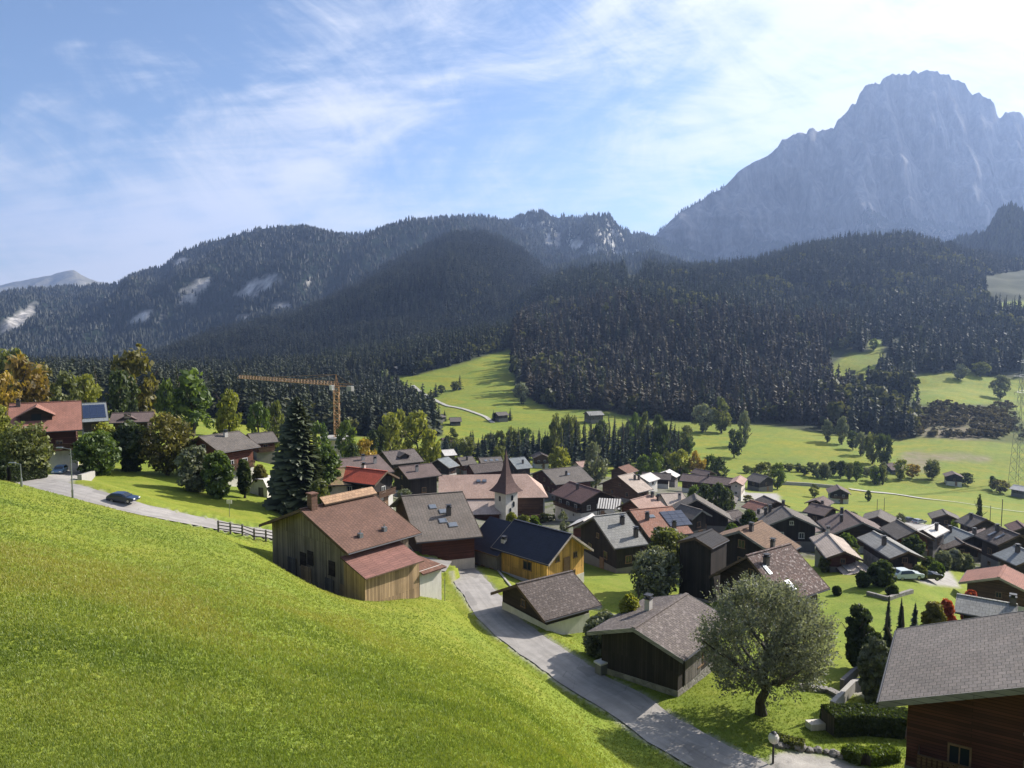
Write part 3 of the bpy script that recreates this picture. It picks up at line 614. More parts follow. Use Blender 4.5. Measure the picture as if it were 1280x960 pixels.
def forest(name,pts,hts,mats,protos,wid=1.0,label=None,tint_shift=0.0,var=.28):
    """pts (n,3); one mesh of many trees"""
    n=len(pts); which=RNG.integers(0,len(protos),n); Vs=[];Ts=[];tn=[];base=0
    for k,(v,t,q) in enumerate(protos):
        s=np.where(which==k)[0]
        if not len(s): continue
        a=RNG.random(len(s))*6.283; ca,sa=np.cos(a),np.sin(a); h=hts[s]; wr=h*wid*RNG.uniform(.8,1.25,len(s))
        x=pts[s,0][:,None]+(v[None,:,0]*ca[:,None]-v[None,:,1]*sa[:,None])*wr[:,None]
        y=pts[s,1][:,None]+(v[None,:,0]*sa[:,None]+v[None,:,1]*ca[:,None])*wr[:,None]
        z=pts[s,2][:,None]+v[None,:,2]*h[:,None]-.4
        Vs.append(np.stack([x,y,z],-1).reshape(-1,3)); m=len(v)
        Ts.append((t[None]+(base+np.arange(len(s))*m)[:,None,None]).reshape(-1,3)); base+=len(s)*m
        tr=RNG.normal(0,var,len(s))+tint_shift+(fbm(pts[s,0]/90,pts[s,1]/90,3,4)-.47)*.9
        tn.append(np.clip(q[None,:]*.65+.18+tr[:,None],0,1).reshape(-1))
    me=npmesh(name,np.concatenate(Vs),np.concatenate(Ts),mats,tint=np.concatenate(tn))
    o=put(name,me); return tag(o,label,'forest',kind='stuff')
SPR=leaf_mat('spruce_needles',(.011,.016,.011),(.062,.072,.038),.15)
SPRB=leaf_mat('brownish_spruce_needles',(.015,.014,.012),(.082,.066,.043),.15)
DEC=leaf_mat('distant_broadleaf',(.035,.045,.018),(.17,.165,.07),.35)
P2=[spruce_proto(k) for k in range(5)]; P1=[spruce_proto(k+20,6,5) for k in range(4)]; P0=[tree_proto(0,k) for k in range(4)]; PR=[round_proto(k) for k in range(4)]
def scatter_ground(n,y0,y1,u0=-.8,u1=.85):
    d=np.sqrt(RNG.uniform(y0*y0,y1*y1,n)); u=RNG.uniform(u0,u1,n); x=u*d; z=gsurf(x,d); px,py=proj(x,d,z); return x,d,z,px,py
# right-hand slope
x,d,z,px,py=scatter_ground(int(38000*FOREST),560,1800,-.05,.80)
k=on_hill(px,py,d); x,d,z,px,py=[q[k] for q in (x,d,z,px,py)]
cn=fbm(x/75,d/75,3,41); gap=fbm(x/38,d/38,3,44); k=gap>.335; x,d,z,px,py,cn=[q[k] for q in (x,d,z,px,py,cn)]; dec=RNG.random(len(x))<np.where(cn>.585,.62,.025)+.10*(py>500); brown=(~dec)&(px<1060)&(py>380+np.abs(px-760)*.12)&(RNG.random(len(x))<.8)
h=RNG.uniform(17,30,len(x))*RNG.choice([.7,.9,1,1.3],len(x))*(.75+.5*fbm(x/120,d/120,3,51)); near=d<1000
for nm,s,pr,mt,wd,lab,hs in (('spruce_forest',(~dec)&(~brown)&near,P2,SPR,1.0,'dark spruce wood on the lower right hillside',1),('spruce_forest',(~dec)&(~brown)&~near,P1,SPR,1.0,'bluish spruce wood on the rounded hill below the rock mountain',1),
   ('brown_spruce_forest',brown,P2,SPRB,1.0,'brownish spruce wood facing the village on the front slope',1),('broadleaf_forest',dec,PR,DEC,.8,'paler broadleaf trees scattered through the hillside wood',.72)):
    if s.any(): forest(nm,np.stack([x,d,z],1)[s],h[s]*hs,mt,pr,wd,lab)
# woods beyond the left-hand gardens and along the stream, and the belt above the hill meadow
x,d,z,px,py=scatter_ground(int(9000*FOREST),330,900,-.85,.0)
k=(inpoly(px,py,WOOD_L)&(d>330)); x,d,z,px,py=[q[k] for q in (x,d,z,px,py)]; dec=RNG.random(len(x))<.16; h=RNG.uniform(15,27,len(x))
forest('valley_spruce_forest',np.stack([x,d,z],1)[~dec],h[~dec],SPR,P2,1.0,'dark spruce wood behind the left gardens and the crane')
forest('valley_broadleaf_forest',np.stack([x,d,z],1)[dec],h[dec]*.62,DEC,PR,.85,'olive broadleaf trees mixed into the wood behind the crane')
x,d,z,px,py=scatter_ground(int(6000*FOREST),640,1500,-.25,.08)
k=(inpoly(px,py,WOOD_T)|inpoly(px,py,WOOD_B)|((d>1150)&(px<720)))&(d>640); x,d,z=[q[k] for q in (x,d,z)]; dec=RNG.random(len(x))<.22; h=RNG.uniform(15,26,len(x))
forest('meadow_edge_forest',np.stack([x,d,z],1)[~dec],h[~dec],SPR,P1,1.0,'belt of conifers along the top of the sloping meadow')
forest('meadow_edge_broadleaf',np.stack([x,d,z],1)[dec],h[dec]*.65,DEC,PR,.9,'grey green broadleaf trees in the belt above the sloping meadow')
def on_sheet(hh,n,tmin,tmax,dens=None,smax=9):
    T=hh['T']; n1,n2=T.shape; i=RNG.uniform(0,n1-1.001,n); j=RNG.uniform(0,n2-1.001,n); a=i.astype(int); b=j.astype(int); fa=i-a; fb=j-b
    g=lambda A:(A[a,b]*(1-fa)*(1-fb)+A[a+1,b]*fa*(1-fb)+A[a,b+1]*(1-fa)*fb+A[a+1,b+1]*fa*fb)
    t=g(T); k=(t>tmin)&(t<tmax)&(hh['slope'][a,b]<smax)
    return np.stack([g(hh['X']),g(hh['D']),g(hh['Z'])],1)[k]
def inview(p,mar=60):
    q,_=proj(p[:,0],p[:,1],p[:,2]); return p[(q>-mar)&(q<1280+mar)]
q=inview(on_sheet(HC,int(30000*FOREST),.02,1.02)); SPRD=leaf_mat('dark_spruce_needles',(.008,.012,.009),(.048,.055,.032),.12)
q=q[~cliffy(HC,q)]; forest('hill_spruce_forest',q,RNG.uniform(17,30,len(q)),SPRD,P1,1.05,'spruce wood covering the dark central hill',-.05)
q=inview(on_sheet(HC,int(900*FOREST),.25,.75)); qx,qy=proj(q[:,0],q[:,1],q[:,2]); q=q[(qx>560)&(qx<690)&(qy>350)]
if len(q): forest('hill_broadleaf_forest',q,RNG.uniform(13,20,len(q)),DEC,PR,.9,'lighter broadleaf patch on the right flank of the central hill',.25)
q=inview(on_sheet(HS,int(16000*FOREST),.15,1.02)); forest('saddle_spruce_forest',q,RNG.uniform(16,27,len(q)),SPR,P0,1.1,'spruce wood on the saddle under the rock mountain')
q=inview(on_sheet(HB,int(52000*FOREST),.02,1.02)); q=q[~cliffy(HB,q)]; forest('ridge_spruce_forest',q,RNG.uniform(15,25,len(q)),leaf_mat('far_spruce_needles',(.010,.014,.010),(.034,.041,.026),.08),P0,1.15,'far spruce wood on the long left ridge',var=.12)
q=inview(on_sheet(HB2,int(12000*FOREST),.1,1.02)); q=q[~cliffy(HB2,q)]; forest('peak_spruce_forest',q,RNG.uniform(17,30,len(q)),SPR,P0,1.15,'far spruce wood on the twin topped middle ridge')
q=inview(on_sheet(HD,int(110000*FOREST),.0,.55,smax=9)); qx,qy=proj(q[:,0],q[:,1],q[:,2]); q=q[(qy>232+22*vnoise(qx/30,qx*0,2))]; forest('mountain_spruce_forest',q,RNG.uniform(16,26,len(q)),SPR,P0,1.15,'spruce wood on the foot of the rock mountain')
q=on_sheet(HD,int(60000*FOREST),.985,1.01); qx,qy=proj(q[:,0],q[:,1],q[:,2]); q=q[(qx<905)&(qx>690)]; q=q[:600]
if len(q): forest('skyline_spruce_forest',q,RNG.uniform(16,26,len(q)),SPR,P0,1.15,'spruces along the left skyline of the rock mountain')
# scrubby bank on the right
x,d,z,px,py=scatter_ground(int(7000*FOREST),430,720,.45,.85); k=inpoly(px,py,WOOD_R); q=np.stack([x,d,z],1)[k]
if len(q): q=q[fbm(q[:,0]/16,q[:,1]/16,3,4)>.44]; forest('bank_shrubs',q,RNG.uniform(2,6,len(q)),leaf_mat('grey_brown_scrub',(.06,.05,.035),(.22,.185,.12),.3),PR,1.1,'low scrub covering the brown bank at the right')
# ---------------------------------------------------------------- grass blades on the near meadow and verges
def grass():
    T0=[];n=int(400000*GRASS)
    d=np.exp(RNG.uniform(math.log(9.2),math.log(112),n)); keep=RNG.random(n)<np.clip((16/d)**.35,0,1); d=d[keep]
    u=RNG.uniform(-.72,.78,len(d)); x=u*d
    rdist,_=road_dist(x,d); k=rdist>.12+.35*vnoise(x/1.2,d/1.2,6)
    k&=~((d>np.interp(x,ROADS[1][0][:,0],ROADS[1][0][:,1]))&(x<-8)); k&=~(inpoly(x,d,planpoly(GARD[0]))&(d>56)); k&=~((x>-8)&(d>88))
    pv=np.zeros(len(x),bool)
    for q in PAVED: pv|=inpoly(x,d,planpoly(q))
    k&=~pv; x,d=x[k],d[k]; z=gsurf(x,d)
    n=len(x); nb=4; sc=np.clip(d/16,.75,1.7)
    low=fbm(x/5,d/5,4,2); m=fbm(x/1.1,d/1.1,3,5)
    hgt=(.035+.065*m)*sc**.75*RNG.uniform(.6,1.35,n)
    big=fbm(x/16,d/16,3,15); tint=np.clip(.46+(low-.47)*1.3+(big-.47)*1.5+RNG.normal(0,1,n)*np.clip(.17-.0022*(d-15),.06,.17),0,1)
    X=[];tn=[]
    for b in range(nb):
        a=RNG.random(n)*6.283; r=RNG.uniform(0,.06,n)*sc; bx=x+np.cos(a)*r; by=d+np.sin(a)*r
        a2=RNG.random(n)*6.283; wv=.011*sc*RNG.uniform(.7,1.4,n); wx,wy=np.cos(a2)*wv,np.sin(a2)*wv
        ln=hgt*RNG.uniform(.2,.9,n); a3=RNG.random(n)*6.283
        p0=np.stack([bx-wx,by-wy,z-.01],1); p1=np.stack([bx+wx,by+wy,z-.01],1); p2=np.stack([bx+np.cos(a3)*ln,by+np.sin(a3)*ln,z+hgt],1)
        X.append(np.stack([p0,p1,p2],1).reshape(-1,3)); tn.append(np.repeat(np.clip(tint+RNG.normal(0,.12,n),0,1),3))
    V=np.concatenate(X); f=np.arange(len(V)).reshape(-1,3)
    gmx=leaf_mat('grass_blades',(.12,.172,.026),(.26,.305,.055),.38,hue=(.32,.30,.07))
    return tag(put('meadow_grass',npmesh('meadow_grass',V,f,gmx,tint=np.concatenate(tn))),'short sunlit grass of the sloping meadow','grass',kind='stuff')
grass()
# ---------------------------------------------------------------- air
def haze():
    b=MB(); b.box(-9000,11000,-400,14000,-330,HZTOP,0); o=b.build('haze',bpy.data.materials.new('haze_air')); m=o.data.materials[0]; m.use_nodes=True; t=m.node_tree; t.nodes.clear()
    ou=t.nodes.new('ShaderNodeOutputMaterial'); v=t.nodes.new('ShaderNodeVolumePrincipled'); v.inputs['Color'].default_value=(.41,.575,.97,1); v.inputs['Density'].default_value=HAZE; v.inputs['Anisotropy'].default_value=.35
    t.links.new(v.outputs[0],ou.inputs['Volume']); tag(o,kind='stuff')
if HAZE>0: haze()
# ---------------------------------------------------------------- houses
def window_mesh(w,h,frame):
    m=MB(); t=.09
    m.box(-w/2,w/2,-.05,.04,h/2-t,h/2); m.box(-w/2-.06,w/2+.06,-.11,.04,-h/2-.02,-h/2+t); m.box(-w/2,-w/2+t,-.05,.04,-h/2+t,h/2-t); m.box(w/2-t,w/2,-.05,.04,-h/2+t,h/2-t); m.box(-.03,.03,-.045,.03,-h/2+t,h/2-t)
    return m.mesh('window_frame',frame)
def pane_mesh(w,h):
    m=MB(); m.box(-w/2+.08,w/2-.08,-.015,.02,-h/2+.08,h/2-.08); return m.mesh('window_pane',M['glass'])
def shutter_mesh(w,h,mt):
    m=MB(); m.box(-w/4,w/4,-.045,.0,-h/2,h/2); 
    for k in range(4): m.box(-w/4+.04,w/4-.04,-.06,-.046,-h/2+.08+k*h/4.3,-h/2+.08+k*h/4.3+h/7)
    return m.mesh('shutter',mt)
WM={(f,s):window_mesh(w,h,M[f]) for f in('paleframe','woodframe') for s,(w,h) in dict(s=(.75,.8),m=(1.0,1.15),d=(1.5,1.15)).items()}
PM={s:pane_mesh(w,h) for s,(w,h) in dict(s=(.75,.8),m=(1.0,1.15),d=(1.5,1.15)).items()}
M['green_shutter']=simple('green_shutter',(.05,.10,.07),.6); M['red_shutter']=simple('red_shutter',(.22,.05,.035),.6); M['brown_shutter']=simple('brown_shutter',(.12,.065,.04),.6)
SM={c:shutter_mesh(1.0,1.15,M[c]) for c in('green_shutter','red_shutter','brown_shutter')}
DOOR=None
def door_mesh(mt):
    m=MB(); m.box(-.5,.5,-.06,.03,0,2.05); m.box(-.58,-.5,-.09,.03,0,2.12); m.box(.5,.58,-.09,.03,0,2.12); m.box(-.58,.58,-.09,.03,2.05,2.14); m.box(-.32,.32,-.075,-.06,1.15,1.8); m.box(-.32,.32,-.075,-.06,.2,.95); return m.mesh('door',mt)
DM=door_mesh(M['woodframe'])
def add_window(parent,loc,rz,size='m',frame='paleframe',shut=None):
    wd=put('window',WM[(frame,size)],parent,loc,(0,0,rz)); put('pane',PM[size],wd)
    if shut and size=='m':
        for s in(-1,1): put('shutter',SM[shut],wd,(s*.78,0,0))
    return wd
def rect_solid(mb,corners,th,mtop=0,mside=1):
    """slab whose top face has the given corners, thickness th downwards"""
    lo=[(x,y,z-th) for x,y,z in corners]
    mb.poly(corners,mtop); mb.poly(list(reversed(lo)),mside); n=len(corners)
    for k in range(n): a,b=k,(k+1)%n; mb.poly([lo[a],lo[b],corners[b],corners[a]],mside)
def chimney(roof,x,y,zb,h=1.0,w=.46,mt='chimney',cap=True):
    m=MB(); m.box(-w/2,w/2,-w/2*1.3,w/2*1.3,-1.0,h)
    if cap:
        m.box(-w/2-.07,w/2+.07,-w/2*1.3-.07,w/2*1.3+.07,h+.001,h+.09,1)
        for sx_ in(-1,1): m.box(sx_*w*.3-.05,sx_*w*.3+.05,-w*.4,w*.4,h+.091,h+.3,1)
        m.box(-w/2-.1,w/2+.1,-w*.75,w*.75,h+.301,h+.37,1)
    return m.build('chimney',[M[mt],M['dark_metal']],roof,(x,y,zb))
SCALE={'pinkwide':1.13,'bigslate':1.14,'greychalet':1.16,'redside':1.16,'lowshed':1.1,'slab':1}
def house(key,label,cat='chalet',name='chalet',roof='slate',wall='dark',base='grey_render',bh=2.4,ov=(.85,.9),fascia='fascia',wins=2,frame='woodframe',shut=None,chim=((.35,.6),),balc=None,sky=(),tall=0,door=True,dorm=None,chm='chimney',group=None,sides='FBLR',th=.2,dim=None,solar=None):
    x,y,zr,az,W,L,pit=dim or FIT[key]; k_=SCALE.get(key,1)
    x,y,zr,W,L=x*k_,y*k_,zr*k_,W*k_,L*k_
    g=G(x,y); hw,hl=W/2,L/2; Hr=zr-g+tall; rise=hw*pit; ev=Hr-rise
    root=thing(name,label,cat,(x,y,g),-R(az),group); ow,ol=min(ov[0],hw*.3),min(ov[1],hl*.3); ww,wl=hw-ow,hl-ol
    under=lambda xx: Hr-th*1.08-abs(xx)*pit
    bh=min(bh,max(.7,(ev-th)*.55))
    # walls: timber body on a masonry base that goes down into the slope
    m=MB(); m.box(-ww-.04,ww+.04,-wl-.04,wl+.04,-4.0,bh); m.build('base_wall',M[base],root)
    m=MB(); pr=[(-ww,bh-.02),(ww,bh-.02),(ww,under(ww)),(0,under(0)),(-ww,under(ww))]; m.prism(pr,-wl,wl,0); m.build('wall',M.get('w_'+wall) or M[wall],root)
    # roof
    m=MB(); 
    rect_solid(m,[(0,-hl,Hr),(hw,-hl,ev),(hw,hl,ev),(0,hl,Hr)],th); rect_solid(m,[(0,hl,Hr),(-hw,hl,ev),(-hw,-hl,ev),(0,-hl,Hr)],th)
    m.box(-.16,.16,-hl-.02,hl+.02,Hr-.03,Hr+.07,2)
    rf=m.build('roof',[RO[roof],M[fascia],RO[roof]],root)
    # verge boards and gutters
    for s in(-1,1):
        gq=MB(); gq.bar((s*(hw+.06),-hl,ev-.12),(s*(hw+.06),hl,ev-.12),.075,6); gq.build('gutter',M['dark_metal'],rf)
        for e in(-1,1):
            b=MB(); y0=e*(hl+.012); y1=y0+e*.04
            q=[(0,min(y0,y1),Hr+.03),(0,max(y0,y1),Hr+.03)]
            b.prism([(0,Hr-.3),(s*hw,ev-.3),(s*hw,ev+.03),(0,Hr+.03)] if s>0 else [(0,Hr+.03),(s*hw,ev+.03),(s*hw,ev-.3),(0,Hr-.3)],min(y0,y1),max(y0,y1)); b.build('verge_board',M[fascia],rf)
    # purlin ends and brackets under the gables stay with the wall
    for cx,cy in chim:
        xx=cx*hw; chimney(rf,xx,cy*hl,Hr-abs(xx)*pit,mt=chm,h=.8 if abs(cx)<.3 else .85+abs(cx)*.4)
    for sx_,sy_,sw,sh in sky:
        xx=sx_*hw; a=math.atan(pit)*(1 if xx>0 else -1); m=MB(); m.box(-sh/2,sh/2,-sw/2,sw/2,-.05,.10,1); m.box(-sh/2+.07,sh/2-.07,-sw/2+.07,sw/2-.07,.101,.12,0)
        o=m.build('skylight',[M['skylight'],M['metal']],rf,(xx,sy_*hl,Hr-abs(xx)*pit)); o.rotation_euler=(0,a,0)
    if solar:
        sx_,sy_,sw,sh=solar; xx=sx_*hw; a=math.atan(pit)*(1 if xx>0 else -1); m=MB(); nx=max(1,round(sh/1.0)); ny=max(1,round(sw/1.65))
        for i in range(nx):
            for j in range(ny): m.box(-sh/2+i*sh/nx+.03,-sh/2+(i+1)*sh/nx-.03,-sw/2+j*sw/ny+.03,-sw/2+(j+1)*sw/ny-.03,.08,.13,0)
        m.box(-sh/2,sh/2,-sw/2,sw/2,.03,.079,1); o=m.build('solar_panel',[M['solar'],M['metal']],rf,(xx,sy_*hl,Hr-abs(xx)*pit)); o.rotation_euler=(0,a,0)
    if dorm:
        side,dy,dw,dz,dmat=dorm; s=1 if side=='R' else -1; xo=hw*.62; zt=Hr-.25; zb=Hr-xo*pit; dr=dw/2*.5
        d=MB(); d.poly([(s*xo,dy-dw/2*.82,zb-.1),(s*xo,dy+dw/2*.82,zb-.1),(s*xo,dy+dw/2*.82,zt-dr),(s*xo,dy,zt),(s*xo,dy-dw/2*.82,zt-dr)][::s]); 
        for e in(-1,1): d.poly([(s*xo,dy+e*dw*.41,zb-.1),(s*.1,dy+e*dw*.41,zt-dr),(s*xo,dy+e*dw*.41,zt-dr)])
        dm=d.build('dormer',M['w_'+dmat],rf); d=MB()
        rect_solid(d,[(s*(xo+.7),dy,zt+.12),(0,dy,zt+.12),(0,dy-dw/2,zt+.12-dr*1.1),(s*(xo+.7),dy-dw/2,zt+.12-dr*1.1)][::-s],.14); rect_solid(d,[(s*(xo+.7),dy,zt+.12),(s*(xo+.7),dy+dw/2,zt+.12-dr*1.1),(0,dy+dw/2,zt+.12-dr*1.1),(0,dy,zt+.12)][::-s],.14)
        d.build('dormer_roof',[RO[roof],M[fascia]],rf)
        put('dormer_pane',PM['d'],rf,(s*(xo+.03),dy,zb+.55),(0,0,R(90)*s))
    # openings
    def wrow(side,z,n,size):
        if n<1: return
        for k in range(n):
            f=(k+.5)/n*2-1
            if side in 'FB': add_window(root,(f*ww*.86,-wl-.045 if side=='F' else wl+.045,z),0 if side=='F' else R(180),size,frame,shut)
            else: add_window(root,(ww+.045 if side=='R' else -ww-.045,f*wl*.88,z),R(90) if side=='R' else R(-90),size,frame,shut)
    if wins:
        for side in sides:
            wid=(ww if side in 'FB' else wl)*2; top=under(ww)-.35
            n=int(wid//3.0) if wins>1 else int(wid//4.5); n=max(1,min(n,5))
            z=bh+1.15
            while z+.6<top: wrow(side,z,n,'m'); z+=2.55
            if side in 'FB' and under(0)-(z-1.2)>1.9 and z+.45<under(1.6): wrow(side,z-.15,max(1,n-2),'s' if n<3 else 'm')
            if bh>1.9 and wins>1: wrow(side,bh-.95,max(1,n-1),'s')
    if door: put('door',DM,root,(ww*.25,-wl-.06,max(0,bh-2.2)))
    if balc:
        for side in balc:
            z=bh+.25; half=(ww if side in 'FB' else wl)*.9; b=MB(); 
            b.box(-half,half,-.95,.0,z-.14,z); o=b.build('balcony',M['w_brown'],root); r_=MB()
            for k in range(int(half*2/.22)): r_.box(-half+k*.22,-half+k*.22+.15,-.97,-.94,z+.08,z+.92)
            r_.box(-half,half,-1.0,-.91,z+.92,z+.99); r_.box(-half,-half+.05,-.93,0,z+.5,z+.98); r_.box(half-.05,half,-.93,0,z+.5,z+.98); 
            r_.build('railing',M['w_brown' if wall!='brown' else 'w_dark'],o)
            o.location={'F':(0,-wl-.03,0),'B':(0,wl+.03,0),'R':(ww+.03,0,0),'L':(-ww-.03,0,0)}[side]; o.rotation_euler=(0,0,{'F':0,'B':R(180),'R':R(90),'L':R(-90)}[side])
    root['_dims']=(ww,wl,Hr,ev,bh); return root,rf
FIT={
 'barn':(-18.5,80.4,-19.2,41,15.7,9.4,0.38),
 'bigslate':(-10.0,94.8,-21.7,71,17.8,7.8,0.38),
 'yellow':(4.0,100.3,-27.4,315,8.9,10.4,0.67),
 'hut':(3.4,77.1,-26.4,55,9.3,7.2,0.48),
 'darkhouse':(12.6,62.8,-24.3,38,8.6,9.7,0.33),
 'right':(26.0,36.9,-16.0,31,13.0,10.2,0.38),
 'mottled':(29.1,85.1,-25.9,55,10.3,7.9,0.73),
 'brown':(33.2,104.8,-28.5,42,11.4,7.2,0.45),
 'slab':(19.3,97.6,-26.8,309,5.6,7.9,0.42),
 'greyslope':(14.8,114.4,-29.4,66,12.3,5.7,0.52),
 'orange_solar':(23.9,129.7,-32.2,72,14.2,8.2,0.40),
 'pinkgable':(27.3,159.0,-37.1,46,7.4,7.9,0.61),
 'paleshed':(31.2,208.3,-42.3,47,13.8,6.8,0.50),
 'maroon':(17.6,183.2,-40.0,329,11.5,12.6,0.42),
 'greylong':(15.5,239.5,-46.5,63,17.3,13.8,0.36),
 'behindchurch':(-9.2,263.7,-49.5,63,9.3,12.7,0.49),
 'blueroof':(1.7,287.0,-51.8,62,13.5,6.9,0.45),
 'slate_a':(-24.1,265.1,-48.0,35,10.3,5.8,0.48),
 'slate_b':(-17.9,288.2,-51.7,63,9.8,6.3,0.48),
 'slate_c':(-8.7,296.7,-53.4,72,8.7,9.1,0.40),
 'slate_d':(-26.8,315.5,-53.6,64,8.2,5.6,0.45),
 'whitehouse':(-31.9,373.2,-57.5,63,8.1,5.8,0.42),
 'hillbrown':(13.1,347.2,-60.5,352,8.2,7.7,0.43),
 'pinksmall':(29.2,319.8,-59.3,64,8.1,5.6,0.43),
 'redhip':(43.7,296.8,-56.8,38,8.8,8.5,0.46),
 'longbrown':(56.3,295.3,-59.3,103,8.3,11.2,0.42),
 'longgrey':(72.7,279.6,-57.3,117,9.2,19.8,0.41),
 'peakbehind':(84.0,332.7,-65.5,325,7.1,9.0,0.43),
 'farhut':(77.1,350.3,-66.3,64,9.1,5.6,0.46),
 'whiteroof':(63.2,308.1,-60.9,29,9.1,5.9,0.43),
 'mansard':(79.8,267.2,-55.6,24,4.9,11.8,0.50),
 'darkbarn':(110.4,336.7,-68.4,329,10.6,8.3,0.46),
 'fieldchalet':(138.8,321.7,-70.5,15,8.8,8.9,0.50),
 'mauve':(75.8,184.7,-45.1,322,7.7,5.6,0.40),
 'streetchalet':(65.4,144.2,-37.3,6,11.0,9.5,0.44),
 'litwindows':(53.7,147.0,-36.9,6,10.5,8.0,0.44),
 'redside':(42.7,99.4,-29.1,9,4.4,9.4,0.42),
 'lowshed':(45.7,99.8,-32.4,6,4.4,5.6,0.34),
 'greychalet':(48.3,96.1,-28.1,360,4.4,9.1,0.40),
 'redwood':(71.8,137.1,-37.2,4,6.4,7.8,0.50),
 'palegrey':(77.8,140.2,-38.3,48,4.4,7.1,0.42),
 'darkchalet':(85.1,142.0,-39.6,355,9.7,5.6,0.40),
 'brownwide':(85.8,130.5,-36.2,357,7.5,6.1,0.48),
 'darkgreyhouse':(106.7,172.7,-44.7,355,7.3,5.6,0.50),
 'maroonright':(104.3,154.5,-41.6,20,4.4,5.6,0.50),
 'bluegrey':(81.0,118.2,-36.1,357,7.4,5.6,0.40),
 'orangeroof':(66.8,102.2,-34.1,39,9.1,6.5,0.37),
 'slatewhite':(51.7,81.4,-30.3,124,5.5,5.6,0.40),
 'redchalet':(-76.2,124.9,-13.4,61,16.3,10.1,0.47),
 'solarhouse':(-94.1,171.1,-18.5,59,14.4,5.6,0.47),
 'dormerhouse':(-78.2,157.5,-19.0,72,7.8,7.8,0.40),
 'redwallchalet':(-49.8,129.6,-19.3,35,11.5,7.8,0.37),
 'redrear':(-55.8,168.8,-24.9,54,8.4,5.6,0.40),
 'pinkwide':(-28.7,136.3,-24.6,56,13.3,10.3,0.30),
 'mossy':(-31.2,135.1,-26.2,82,9.8,5.6,0.43),
 'redroof':(-25.6,133.4,-26.1,298,7.0,9.0,0.5),
 'greybrown':(-36.2,242.0,-41.3,59,15.6,10.8,0.37),
 'darkgreylow':(-21.6,169.2,-32.2,58,10.5,8.1,0.35),
 'smallgable':(36.4,153.2,-37.8,328,5.7,5.9,0.54),
 'longrake':(40.6,167.0,-38.8,9,15.2,5.6,0.57),
 'tanroof':(37.7,179.0,-40.8,77,9.6,5.6,0.44),
 'orangelit':(13.8,137.4,-35.8,24,5.9,5.6,0.50),
 'orangesmall':(64.5,197.7,-47.5,332,6.4,5.6,0.45),
 'brownlow':(52.7,162.8,-41.7,3,7.4,5.6,0.45),
}
# ---- the barn at the edge of the meadow
bx,rf=house('barn','large weathered barn with red brown roof at the lower edge of the meadow',cat='barn',name='barn',roof='redbrown',wall='weathered',base='stone',bh=2.0,wins=0,door=False,chim=(),ov=(.9,1.0))
ww,wl,Hr,ev,bh=bx['_dims']; hw,hl=FIT['barn'][4]/2,FIT['barn'][5]/2; pit=FIT['barn'][6]
m=MB(); m.box(-.4,.4,-.35,.35,-1.2,1.6); m.box(-.5,.5,-.45,.45,1.601,1.72,1); m.build('chimney',[RO['redbrown'],RO['rust']],rf,(.25,-hl*.72,Hr-.2))
m=MB(); rect_solid(m,[(-.4,-hl*.4,Hr+.06),(.35,-hl*.4,Hr+.1),(.35,hl+.15,Hr+.1),(-.4,hl+.15,Hr+.06)],.12); m.build('ridge_tiles',[RO['orangelight'],M['fascia']],rf)
m=MB(); rect_solid(m,[(-.3,-hl*.45,Hr+.75),(.6,-hl*.45,Hr+.12),(.6,hl*1.02,Hr+.12),(-.3,hl*1.02,Hr+.75)],.15); m.build('upper_roof',[RO['orangelight'],M['fascia']],rf)
for k,(a,b) in enumerate(((-.1,-.62),(.35,-.5),(.02,-.2))):
    m=MB(); m.box(-.5,.5,-.04,.03,-.7,.7); m.box(-.58,.58,-.07,-.041,-.78,-.7); m.build('shutter',M['w_dark'],bx,(ww*(a*1.6),-wl-.05,ev*.55+b+1.2))
for xx,wd,hh,mt in((-ww*.45,1.5,1.9,'w_greywood'),(-ww*.08,1.7,1.9,'w_pine'),(ww*.5,1.4,2.0,'w_greywood'),(ww*.85,1.3,2.0,'w_pine')):
    m=MB(); m.box(-wd/2,wd/2,-.07,.02,0,hh); m.box(-wd/2,wd/2,-.10,-.071,hh*.2,hh*.28); m.box(-wd/2,wd/2,-.10,-.071,hh*.72,hh*.8); 
    q_=(FIT['barn'][0]+xx*math.cos(R(41))+(-wl)*math.sin(R(41)),FIT['barn'][1]-xx*math.sin(R(41))+(-wl)*math.cos(R(41))); m.build('door',M[mt],bx,(xx,-wl-.06,G(*q_)-bx.location.z+.05))
for yy in(-.4,.25): 
    m=MB(); m.box(-.22,.22,-.22,.22,-.1,.38); m.bar((0,0,.38),(0,0,.7),.06,6); m.build('roof_vent',[M['metal']],rf,(hw*.78,hl*yy,Hr-hw*.78*pit))
# lean-to on its sunny side, with a lower hipped shed
m=MB(); x0,x1,y0,y1=ww+.03,ww+3.3,-hl*.98,hl*.52; zt=ev-.55; zl=zt-1.25
rect_solid(m,[(ww-.1,y0-.3,zt+.05),(x1+.5,y0-.3,zl),(x1+.5,y1,zl),(ww-.1,y1,zt+.05)],.14); lr_=m.build('lean_to_roof',[RO['grooved'],M['fascia']],bx)
m=MB(); m.box(x0,x1,y0,y1-.2,-3.5,.75,0); m.build('lean_to_base',M['white'],bx)
m=MB(); m.prism([(x0,.76),(x1-.03,.76),(x1-.03,zl+.02),(x0,zt-.25)],y0+.03,y1-.23); m.build('lean_to_wall',M['w_pine'],bx)
m=MB(); m.box(-.5,.5,-.06,.03,0,1.9); m.build('lean_to_door',M['paleframe'],bx,((x0+x1)/2-.3,y0-.05,.2))
m=MB(); yb=y1+3.4; m.box(x0+.1,x1-.2,y1,yb-.4,-3.5,zl-1.3); m.build('shed_wall',M['white'],bx)
